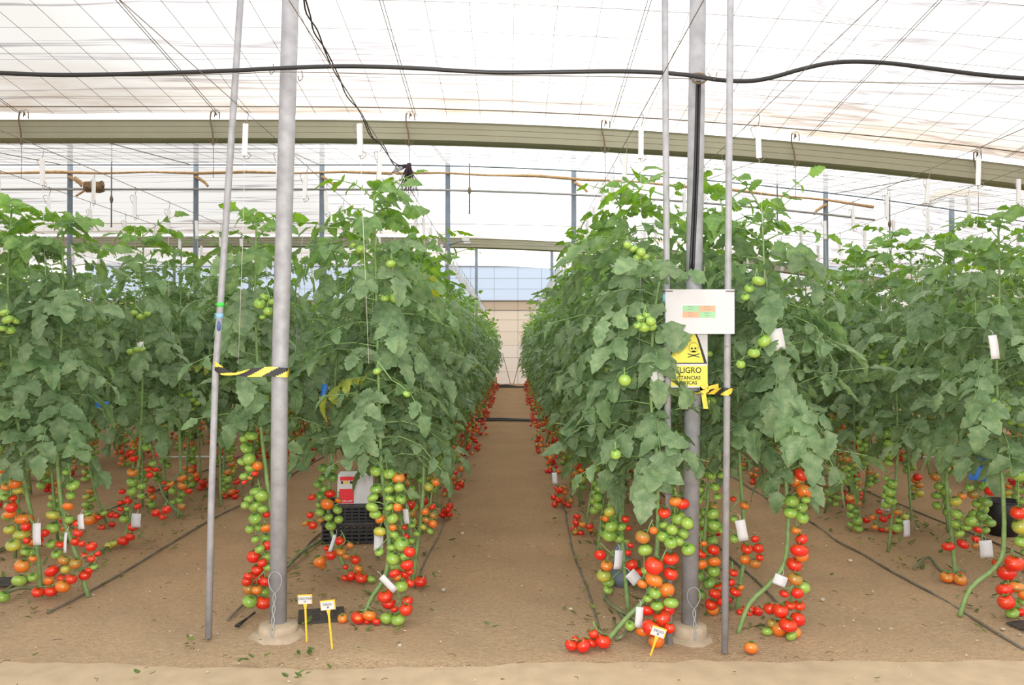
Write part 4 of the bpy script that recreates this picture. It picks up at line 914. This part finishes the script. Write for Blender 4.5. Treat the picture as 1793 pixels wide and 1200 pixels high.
hero('tomato plant with the orange and red chain standing right of the outer tube', 4.12, [(1335, 372), (1340, 480), (1362, 600), (1370, 740), (1377, 850), (1380, 930), (1372, 990), (1345, 1025), (1312, 1058), (1292, 1082)],
     '1402,830,12r 1402,844,13o 1408,860,14o 1388,879,13g 1407,891,12g 1382,897,12g 1400,904,10g 1407,873,8g/'
     '1397,931,9o 1404,945,11r 1395,961,14r 1404,974,11o 1392,989,14r 1392,1014,13b 1406,1029,12g/'
     '1373,1040,8r 1396,1039,10r 1383,1059,9r 1400,1061,10r 1365,1068,13r 1353,1070,11r 1399,1087,13r 1376,1091,15r 1352,1092,9b 1367,1115,14o 1389,1107,12o 1382,1122,9g 1343,1116,10g', 0.84, 46, 17, 1.12, 1.15, 0.12, fruitd=4.05, extra=[('1328,492,11g 1312,505,9g 1305,520,8g', 3.85), ('1338,597,12g 1320,618,11g 1297,638,8g', 3.8)])
hero('tomato plant directly behind the outer right tube, fruit on both its sides', 4.5, [(1265, 360), (1268, 500), (1290, 660), (1295, 800), (1300, 880), (1305, 950), (1298, 1010), (1290, 1062)],
     '1248,900,11g 1252,920,12g 1285,909,7g 1304,885,8o 1284,874,5r 1285,944,8g 1266,930,8g 1308,961,10r 1328,960,9r 1322,944,7r 1330,976,7r 1305,980,9o 1322,988,10b/'
     '1220,956,7r 1232,952,6o 1228,970,9r 1250,964,11r 1249,982,11o 1228,989,10o 1250,1001,11g 1223,1009,11k 1242,1021,12k 1226,1041,10k/'
     '1260,1029,11r 1250,1038,10r 1245,1059,11r 1264,1052,10r 1248,1080,11o 1284,1003,8r 1287,1036,10r 1297,1030,7o 1280,1020,7r 1274,1052,8r/'
     '1315,1074,8r 1304,1084,8r 1318,1096,7r 1327,1088,8r 1295,1073,6r 1310,1091,6r/1224,858,8g 1222,877,8g 1220,903,7g 1252,853,8g 1264,832,8g 1246,833,8g 1256,870,7g', 0.82, 44, 18, 1.08, 1.05, 0.0, fruitd=4.38, extra=[('1243,704,12g 1250,722,9g', 4.25), ('1240,620,8g', 4.2)])
hero('foremost tomato plant at the left picture edge with thick bent stem', 4.72, [(20, 372), (14, 500), (22, 650), (36, 780), (44, 850), (56, 910), (66, 970), (72, 1028)],
     '11,853,8o 28,846,10o 28,860,9y 9,871,7g 21,873,7r 25,887,10r 17,901,10o 33,912,14o 18,927,9y 34,937,13y 28,953,12y/'
     '44,966,8g 39,991,12o 34,1017,12g 57,1011,9g 58,978,7o 48,922,8r 78,934,8r 68,947,7r 47,947,6r 5,1050,11g', 0.80, 44, 19, 1.1, 1.05, fruitd=4.62, extra=[('8,548,8g 17,560,9g 5,575,7g 17,578,8g 24,562,7g', 4.4)])
hero('tomato plant with red fruit heaped on the sand, near the left picture edge', 4.72, [(108, 388), (110, 520), (104, 660), (100, 790), (104, 850), (112, 910), (128, 955), (155, 1000)],
     '115,827,6g 128,850,11g 124,868,8g 119,887,9o 93,902,11y 122,910,8g 92,925,11g 135,917,8r 137,933,9r 90,953,9g 105,953,7r 99,971,9g/'
     '132,948,8r 143,952,6r 112,981,10b 132,987,10b 115,997,8y 160,957,9r 148,972,6r 161,978,7r 171,970,5r/'
     '91,1000,12r 158,998,7r 147,1008,10r 125,1014,9r 107,1013,8r 112,1026,12o 86,1017,9o 68,1036,10r 88,1036,11r 165,993,6g', 0.80, 42, 20, 1.08, 1.0, fruitd=4.66)
hero('tomato plant with straight slanting stem left of the leaning tube', 5.9, [(250, 405), (252, 520), (250, 640), (248, 720), (244, 800), (232, 880), (216, 945)],
     '230,792,6r 234,803,8r 232,827,9o 230,845,9g 232,860,8g 248,852,7g 247,869,6g 214,861,6r 223,877,8r 211,880,5r 241,887,7r 212,891,5r 221,892,5g/'
     '232,923,8r 215,948,9r 228,940,8r 217,909,8g 201,951,6y 191,975,7y/194,902,6r 204,903,6r 183,899,6g 160,910,9o 172,906,6r 153,902,6g/257,768,8g 257,783,8g 263,832,6r 259,822,6r 272,823,5r 267,812,6g 278,795,6r/273,898,7r 291,893,8r 284,905,7r', 0.85, 36, 21, fruitd=5.85, extra=[('235,548,6g 246,555,7g 258,550,6g', 5.6), ('240,612,7g 228,616,7g 250,612,6g', 5.55)])
hero('tomato plant at the far end of the left bed front, seen beside the leaning tube', 6.9, [(318, 420), (316, 540), (315, 660), (314, 750), (316, 830), (312, 905)],
     '319,838,8o 319,851,8o 330,860,7r 302,860,7g 316,866,8g 315,876,7g 321,886,7b 298,848,7o 288,845,4r 291,856,5r 303,879,5g/319,693,6g 337,700,6g 318,706,6g 332,690,6g 328,710,6g 344,706,6g 324,718,5g 336,716,5g', 0.85, 34, 22, fruitd=6.85)
hero('foremost tomato plant at the right picture edge, big red fruit near the sand', 4.38, [(1748, 395), (1750, 520), (1745, 650), (1752, 780), (1756, 860), (1758, 930), (1750, 985), (1700, 1030), (1680, 1068)],
     '1783,810,12g 1787,832,13g 1783,898,13r 1787,922,14y 1787,949,10g/1774,986,15r 1774,1009,15r 1781,1029,13o 1761,1034,13r 1757,1052,13r 1777,1059,9g 1770,1072,11g 1788,1074,9r 1787,1039,10o 1790,1052,9g/'
     '1776,738,8g 1787,740,8g 1739,704,7g 1761,716,8g 1750,728,8g 1768,700,7g', 0.82, 44, 23, 1.1, 1.1, fruitd=4.3)
hero('tomato plant with a bare slanting stem ending in four fruit near the ground', 5.05, [(1655, 425), (1652, 560), (1650, 700), (1655, 800), (1660, 880), (1668, 950), (1672, 1012)],
     '1662,1012,10r 1658,1034,11o 1681,1028,10o 1682,1007,6r/1660,957,10r 1686,953,10r 1677,920,9g 1696,911,10g 1675,901,10g 1673,878,10y 1691,924,8g 1680,935,8g 1697,854,7g 1684,869,7o/'
     '1708,832,6g 1735,860,10r 1728,880,9k 1722,905,10k 1732,915,8k 1712,928,7r 1710,945,7r 1706,955,6b 1745,985,7r', 0.84, 40, 24, fruitd=4.98)

# loose tomatoes on the ground
for (x, y, r_, k, d, lb) in ((1315, 1145, 12, 'o', 3.85, 'single orange tomato lying on the sand at the foot of the outer right tube'),
                             (600, 1084, 9, 'o', 4.28, 'single orange tomato lying on the sand right of the black plate')):
    p = W(x, y, d); r0 = r_ * d / F; p.z = r0 * 0.8; tag(put_tomato(None, p, r0, k), lb, 'tomato')

# ------------------------------------------------------------------ row wires, spools and strings
spm = MB(); spm.box((0, 0, 0), (0.026, 0.014, 0.165)); SPM = spm.mesh('bobbin', 'white', False)
g = MB(); g.tube(smoothpath([(0, 0, 0.15), (0.012, 0, 0.135), (0.006, 0, 0.10), (0.0, 0, 0.083)], 4), 0.0022, 4); HKM = g.mesh('hook', 'wire'); g = MB(); g.tube(smoothpath([(-0.012, 0, 0.085), (-0.035, 0, 0.075), (-0.02, 0, 0.03), (-0.013, 0, 0.02)], 4), 0.0018, 4); CLM = g.mesh('side_clip', 'wire'); g = MB(); g.tube(smoothpath([(0.013, 0, -0.06), (0.03, 0, -0.08), (0.004, 0, -0.10), (-0.004, 0, -0.083)], 4), 0.0018, 4); CBM = g.mesh('bottom_clip', 'wire')
g = MB(); g.tube([(0, 0, -0.08), (0.004, 0, -0.5), (0, 0.03, -1.15)], 0.0014, 3); STM = g.mesh('string', 'string')
WZ = 2.72
wn = {x: n_ for x, n_ in ROWS.items() if abs(x) < 6}
for X, nm in wn.items():
    g = MB(); g.tube([(X, 0.6, WZ - .0), (X, 14, WZ - 0.015), (X, 32.9, WZ)], 0.0024, 4, cap=False); tag(g.obj('support_wire', 'wire', loc=(X, 0.6, WZ)), 'taut overhead wire carrying the white spools, %s' % nm, 'wire')
    y = 3.95 + (0.1 if X > 0 else 0.05); k = 0
    if X > 2 : y = 4.15
    if X < -2: y = 4.15
    while y < (22 if abs(X) < 1 else 13):
        if abs(X) / y < 0.68:
            h = WZ - 0.15
            if k < 5: lb, gp = '%s white string spool from the front, over the %s' % (ORD[k].capitalize(), nm), None
            else: lb, gp = 'small distant white string spool hung over the %s' % nm, 'white string spools, ' + nm
            jx = R.uniform(-.03, .03); e = empty('string_spool', (X, y, h), lb, 'spool', gp); e.rotation_euler.z = R.uniform(-.6, .6); e.rotation_euler.y = R.uniform(-.06, .06)
            inst('bobbin', SPM, e); inst('hook', HKM, e); inst('side_clip', CLM, e); inst('bottom_clip', CBM, e); inst('string', STM, e); k += 1
        y += 0.58

# ------------------------------------------------------------------ paper tags, traps, crates and ground clutter
def card(x, y, w_, h_, rot, d, m, name, label, cat, bend=0.15):
    c_ = W(x, y, d); s_ = d / F; e = empty(name, c_, label, cat); e.rotation_euler = (R.uniform(-.15, .15), math.radians(rot), R.uniform(-.3, .3)); g = MB(); n_ = 5; vs = []
    for f_ in (0, 0.0008):
        for i in range(n_ + 1):
            t_ = i / n_; z = (0.5 - t_) * h_ * s_; yy = f_ + bend * h_ * s_ * (t_ - .5) ** 2; vs += [(-w_ * s_ / 2, yy, z), (w_ * s_ / 2, yy, z)]
    q = 2 * (n_ + 1); fs = []
    for i in range(n_): fs += [(2 * i, 2 * i + 2, 2 * i + 3, 2 * i + 1), (q + 2 * i, q + 2 * i + 1, q + 2 * i + 3, q + 2 * i + 2)]
    fs += [(0, 1, q + 1, q), (2 * n_, q + 2 * n_, q + 2 * n_ + 1, 2 * n_ + 1)]
    for i in range(n_): fs += [(2 * i, q + 2 * i, q + 2 * i + 2, 2 * i + 2), (2 * i + 1, 2 * i + 3, q + 2 * i + 3, q + 2 * i + 1)]
    g.add(vs, fs); g.obj('card', m, e)
    if name == 'paper_tag':
        g = MB(); g.tube(smoothpath([(0, 0, h_ * s_ * .46), (0.006, 0.01, h_ * s_ * .5 + .015), (-0.002, 0.03, h_ * s_ * .5 + .03)], 3), 0.0012, 4); g.obj('tie', 'string', e)
    return e
for a in ((1361, 595, 24, 38, -12, 3.85, 'large white paper tag beside a green tomato, right of the outer tube'),
          (1741, 608, 14, 42, -6, 4.05, 'white paper tag high in the foliage at the right picture edge'),
          (1299, 930, 17, 38, -12, 4.05, 'white paper tag hanging close right of the outer tube'),
          (680, 1023, 11, 36, -42, 4.10, 'slanting white tag low on the tall left plant'),
          (1083, 981, 15, 33, 6, 4.25, 'white tag at the foot of the small pale fruit cluster'),
          (1110, 1012, 20, 24, -40, 4.10, 'folded white tag left of the biggest red tomatoes'),
          (1119, 1082, 13, 36, 5, 3.88, 'white tag behind the lowest big red fruit, right of aisle'),
          (238, 912, 16, 24, 3, 5.7, 'small white tag on the slanting stem left of the leaning tube'),
          (64, 936, 14, 38, -4, 4.55, 'white tag behind the thick bent stem at left edge'),
          (114, 951, 5, 36, 3, 4.50, 'white tag seen edge-on among fruit near the left edge'),
          (141, 914, 13, 26, -12, 4.60, 'white tag above the heaped red fruit near the left edge'),
          (1366, 1017, 22, 18, 20, 3.98, 'crumpled white tag where the bent stem turns, right of outer tube'),
          (1588, 926, 12, 30, -4, 5.6, 'narrow white tag in the right bed between green chains'),
          (1727, 962, 21, 30, -6, 4.85, 'white tag low beside dark red fruit near the right edge'),
          (1551, 885, 15, 18, 10, 6.3, 'small white tag further back in the right bed'),
          (663, 950, 16, 28, 3, 4.6, 'white tag hidden behind the tall left plant\'s stem'),
          (582, 952, 6, 30, 18, 4.8, 'thin white tag beside the black crates'),
          (246, 607, 12, 16, -15, 5.55, 'tiny white tag on green fruit high in the left bed'),
          (1151, 661, 22, 24, -30, 3.72, 'white tag peeking out of leaves left of the warning sign'),
          (971, 838, 9, 20, -4, 6.6, 'little white tag at the right edge of the aisle'),
          (711, 905, 10, 26, -6, 4.8, 'white tag between leaves right of the tall left plant\'s stem')):
    card(*a[:6], 'paper', 'paper_tag', a[6], 'tag')
card(1714, 822, 34, 40, 8, 4.8, 'blue', 'sticky_trap', 'bright blue sticky trap card in the right bed', 'trap')
card(566, 690, 9, 34, 8, 4.75, 'blue', 'sticky_trap', 'narrow blue sticky trap card between the left post and tall plant', 'trap')
card(178, 709, 22, 12, 4, 5.4, 'blue', 'sticky_trap', 'small blue sticky trap card in the left bed foliage', 'trap')

def crate(z, w_, dp, h_, label, c_):
    e = empty('plastic_crate', (c_[0], c_[1], z), label, 'crate'); g = MB(); t_ = 0.012
    for k in range(5): zz = h_ * (0.06 + 0.2 * k + 0.03); [g.box((0, s_ * dp / 2, zz), (w_, t_, h_ * .12)) for s_ in (-1, 1)]; [g.box((s_ * w_ / 2, 0, zz), (t_, dp, h_ * .12)) for s_ in (-1, 1)]
    for i in range(9): x = -w_ / 2 + w_ * i / 8; [g.box((x, s_ * dp / 2, h_ / 2), (0.012, t_ * 1.1, h_)) for s_ in (-1, 1)]
    for i in range(6): y = -dp / 2 + dp * i / 5; [g.box((s_ * w_ / 2, y, h_ / 2), (t_ * 1.1, 0.012, h_)) for s_ in (-1, 1)]
    g.obj('side_walls', 'black', e, False); g = MB(); g.box((0, 0, 0.008), (w_, dp, 0.012)); g.obj('floor_grid', 'black', e, False)
    g = MB(); [g.box((0, s_ * dp / 2, h_), (w_ + .03, .025, .018)) for s_ in (-1, 1)]; [g.box((s_ * w_ / 2, 0, h_), (.025, dp + .03, .018)) for s_ in (-1, 1)]; g.obj('rim', 'blackdust', e, False)
    e.rotation_euler.z = 0.08; return e
CC0 = (-1.24, 6.15)
crate(0.0, 0.44, 0.30, 0.155, 'black plastic crate standing on the sand, lower of the stack', CC0)
crate(0.165, 0.42, 0.29, 0.125, 'black plastic crate stacked on the other, under the white box', CC0)
bx = empty('cardboard_box', (CC0[0] + 0.02, CC0[1] - 0.02, 0.30), 'white cardboard box with a red square, standing on the black crates', 'box'); bx.rotation_euler.z = 0.1
g = MB(); g.box((0, 0, 0.11), (0.27, 0.2, 0.22)); g.obj('carton', 'white', bx, False)
g = MB(); g.box((-0.065, -0.1015, 0.06), (0.11, 0.001, 0.11)); g.obj('red_square', 'red', bx, False)
g = MB(); g.box((-0.05, -0.1015, 0.195), (0.13, 0.001, 0.03)); g.obj('red_band', 'red', bx, False)
g = MB(); g.box((-0.07, -0.1025, 0.165), (0.035, 0.001, 0.02)); g.obj('yellow_patch', 'yellow', bx, False)
g = MB(); g.box((-0.1, -0.1025, 0.165), (0.015, 0.001, 0.02)); g.box((-0.03, -0.1025, 0.165), (0.02, 0.001, 0.02)); g.obj('black_patch', 'ink', bx, False)
text(bx, 'SOPLANT', 0.021, (-0.065, -0.1025, 0.02), 'white', bold=.0003)

g = MB(); p = W(563, 1063, 4.36); g.box((0, 0, 0), (0.25, 0.20, 0.012)); q = g.obj('black_plate', 'blackdust', None, False); q.location = (p.x, p.y, 0.012); q.rotation_euler = (0.02, 0, 0.25); tag(q, 'dusty black plastic plate lying on the sand behind the yellow stakes', 'plate')
g = MB(); g.box((0, 0, 0), (0.22, 0.16, 0.01)); q = g.obj('black_plate', 'blackdust', None, False); q.location = (W(8, 1020, 4.95).x, 4.98, 0.015); tag(q, 'dusty black plastic plate lying on the ground at the left edge', 'plate')
g = MB(); g.box((0, 0, 0), (0.14, 0.12, 0.01)); q = g.obj('black_plate', 'blackdust', None, False); q.location = (W(1790, 1100, 4.2).x + .02, 4.2, 0.012); q.rotation_euler.z = .3; tag(q, 'dusty black plastic plate lying on the ground at the right edge', 'plate')
bk = empty('black_bucket', (W(1770, 925, 6.2).x, 6.3, 0), 'black plastic bucket standing behind the plants at the right edge', 'bucket')
g = MB(); g.lathe([(0.10, 0.0), (0.135, 0.27), (0.13, 0.275), (0.095, 0.01)], 20); g.obj('pail', 'black', bk); g = MB(); g.tube([(0.137 * math.cos(2 * PI * k / 20), 0.137 * math.sin(2 * PI * k / 20), 0.27) for k in range(21)], .006, 5); g.obj('rim', 'black', bk)
gb = empty('grey_bag', (W(1090, 965, 4.9).x, 4.95, 0), 'dark grey plastic bag standing behind the plant nearest the aisle, on the right', 'bag')
g = MB(); g.lathe([(0.05, 0.0), (0.062, 0.06), (0.058, 0.16), (0.045, 0.24), (0.015, 0.27)], 12, (0, 0, 0), 0, .08); g.obj('sack', 'bluegrey', gb)
dc = empty('drip_spike', (W(413, 1098, 4.18).x, 4.18, 0.0), 'black drip spike lying on the sand left of the concrete footing', 'irrigation fitting')
a = W(413, 1096, 4.17) - dc.location; a.z = 0.02; b = W(432, 1078, 4.28) - dc.location; b.z = 0.02; c_ = W(446, 1064, 4.38) - dc.location; c_.z = 0.02
g = MB(); g.tube([a, b], [.008, .006], 6); g.tube([a + Vector((.012, 0, 0)), b], [.008, .006], 6); g.obj('spike', 'black', dc); g = MB(); g.tube([b, c_], .006, 6); g.obj('tubelet', 'blackdust', dc)
# drip hoses along the rows
for X, y0, lb in ((0.47, 4.0, 'along the aisle\'s right edge'), (-0.60, 4.9, 'along the aisle\'s left edge'), (-1.56, 4.3, 'left of the left thick post row'), (-2.60, 4.4, 'along the inner side of the left bed'), (-3.75, 5.6, 'along the outer side of the left bed'), (2.55, 3.9, 'along the inner side of the right bed'), (3.70, 5.6, 'along the outer side of the right bed'), (1.55, 4.5, 'behind the outer right tube')):
    g = MB(); rr = random.Random(int(X * 100)); P = [(X + rr.uniform(-.022, .022) + (0.0), y0 + .45 * i, 0.004 + max(0, gz(X, y0 + .45 * i)) + rr.uniform(-.004, .006)) for i in range(int((31 - y0) / .45))]
    g.tube(smoothpath(P, 2), 0.0075, 6)
    tag(g.obj('drip_hose', 'drip', loc=P[0]), 'dusty dark drip hose lying on the soil %s' % lb, 'hose')
for yy, x0, x1, lb in ((15.9, -.9, .9, 'halfway down'), (29.5, -.8, .6, 'at the far end of')):
    g = MB(); 
    for k in range(4 if yy > 20 else 2): g.tube(smoothpath([(x0, yy + .15 * k, .03), (x0 * .3, yy + .15 * k + .04, .03 + .02 * k), (x1 * .4, yy - .03 + .15 * k, .03), (x1, yy + .15 * k, .03)], 4), 0.02, 6)
    tag(g.obj('cross_hose', 'black', loc=(x0, yy, .03)), 'black hose lying across the sand %s the aisle' % lb, 'hose')
for s_ in (-1, 1):
    g = MB(); g.tube([(s_ * .4, EY - .4, 1.3), (s_ * .06, EY - .6, .0)], .014, 5); g.obj('brace_cable', 'wire', back)
for (xx0, xx1, yy, lb) in ((-4.8, -3.8, 10.6, 'left'), (3.9, 6.2, 10.6, 'right')):
    g = MB(); g.tube(smoothpath([(xx0, yy, .02), ((xx0 + xx1) / 2, yy + .06, .02), (xx1, yy, .02)], 4), .012, 5); tag(g.obj('white_cord', 'string', loc=(xx0, yy, .02)), 'white cord lying across the soil under the beds on the %s' % lb, 'cord')
# fallen vines along the row feet
def vine(pts, r_, label, m='vine'):
    P = [W(x, y, 1500 * 1.367 / (y - 610)) for x, y in pts]
    P = [Vector((p.x, p.y, 0.02 + 0.02 * (i % 2))) for i, p in enumerate(P)]; S = smoothpath(P, 4); g = MB(); g.tube(S, r_, 6); tag(g.obj('trailing_vine', m, loc=P[0]), label, 'vine')
vine([(500, 1000), (530, 975), (570, 945), (600, 925)], .012, 'grey woody vine trailing over the sand towards the crates')
vine([(1120, 1095), (1060, 1060), (1085, 1020), (1150, 1010)], .011, 'woody vine looping on the sand left of the right thick post')
vine([(1085, 1080), (1100, 1110), (1080, 1125), (1075, 1095)], .010, 'curled vine end beside the red fruit lying by the path')
vine([(1600, 1000), (1625, 985), (1650, 1005), (1690, 1010)], .010, 'thin vine curling left of the four low fruit, right bed')
vine([(150, 1000), (175, 975), (195, 960), (215, 950)], .011, 'vine trailing between the left bed\'s front plants')
vine([(0, 1047), (35, 1040), (70, 1032), (110, 1000)], .012, 'vine lying along the ground at the left edge')
vine([(318, 905), (290, 880), (275, 840), (262, 815)], .012, 'vine slanting along the ground beyond the left bed', 'stem')
# litter: withered leaf scraps, twigs, pebbles
rr = random.Random(21); g = MB(); leaves = []
spots = [(340, 1126, 22), (440, 1165, 16), (515, 1192, 20), (1250, 1080, 12), (540, 1146, 16), (70, 1080, 16), (265, 1185, 9), (690, 1010, 14), (755, 1015, 8), (1330, 1100, 18), (640, 1105, 16), (875, 1098, 8), (1240, 1060, 10)]
for (x, y, n_) in spots:
    d = 1.5 * F / (y - 610)
    for k in range(n_ // 3):
        p = W(x + rr.uniform(-20, 20), y, d); leaves.append((np.array([p.x, p.y + rr.uniform(-.04, .04), .032 if p.y < 3.72 else .012]), nrm(np.array([rr.uniform(-1, 1), rr.uniform(-1, 1), .1])), np.array([0, 0, 1.0]), rr.uniform(.015, .045), .3, -.2, np.array([1, .95, .7]) * rr.uniform(.45, .95)))
rowx = (-3.5, -2.85, -1.37, -.78, .67, 1.28, 2.83, 3.45)
for k in range(1300):
    X = rr.choice(rowx) + rr.gauss(0, .16); Y = rr.uniform(4.1, 9) if rr.random() < .8 else rr.uniform(9, 16); leaves.append((np.array([X, Y, .012]), nrm(np.array([rr.uniform(-1, 1), rr.uniform(-1, 1), rr.uniform(0, .3)])), np.array([0, 0, 1.0]), rr.uniform(.02, .06), .3, -.25, np.array([1.25, .95, .65]) * rr.uniform(.45, 1.0)))
for k in range(60):
    leaves.append((np.array([rr.uniform(-2.5, 2.5), rr.uniform(3.1, 6), .03]), nrm(np.array([rr.uniform(-1, 1), rr.uniform(-1, 1), .1])), np.array([0, 0, 1.0]), rr.uniform(.015, .035), .3, -.2, np.array([1.2, 1, .6]) * rr.uniform(.5, 1)))
o = bpy.data.objects.new('leaf_litter', foliage_mesh('leaf_litter', leaves, [], 2)); COL.objects.link(o); tag(o, 'scattered withered leaf scraps lying on the sand under the plants', 'leaf litter', None, 'stuff')
g = MB()
for k in range(700):
    x, y = (rr.uniform(-3, 3), rr.uniform(2.9, 6)) if k < 120 else (rr.choice(rowx) + rr.gauss(0, .15), rr.uniform(4, 10)); a = rr.uniform(0, 6.28); L = rr.uniform(.01, .05); z_ = .028 if y < 3.7 else .01
    g.tube([(x, y, z_), (x + L * .5 * math.cos(a), y + L * .5 * math.sin(a), z_ + .004), (x + L * math.cos(a + .4), y + L * math.sin(a + .4), z_)], .0018, 3)
tag(g.obj('dry_twigs', 'twig'), 'tiny dry twigs strewn over the sand', 'twigs', None, 'stuff')
g = MB()
for k in range(420):
    x, y = rr.uniform(-3.6, 3.6), rr.uniform(2.9, 7); r_ = rr.uniform(.003, .009) if k > 25 else rr.uniform(.01, .02); g.sph((x, y, (.022 if y < 3.7 and x > 0 else .010 if y < 3.7 else .002)), r_, 0, 6, 4, .6)
tag(g.obj('pebbles', 'pebble'), 'small pale pebbles and clods strewn over the sand', 'pebbles', None, 'stuff')
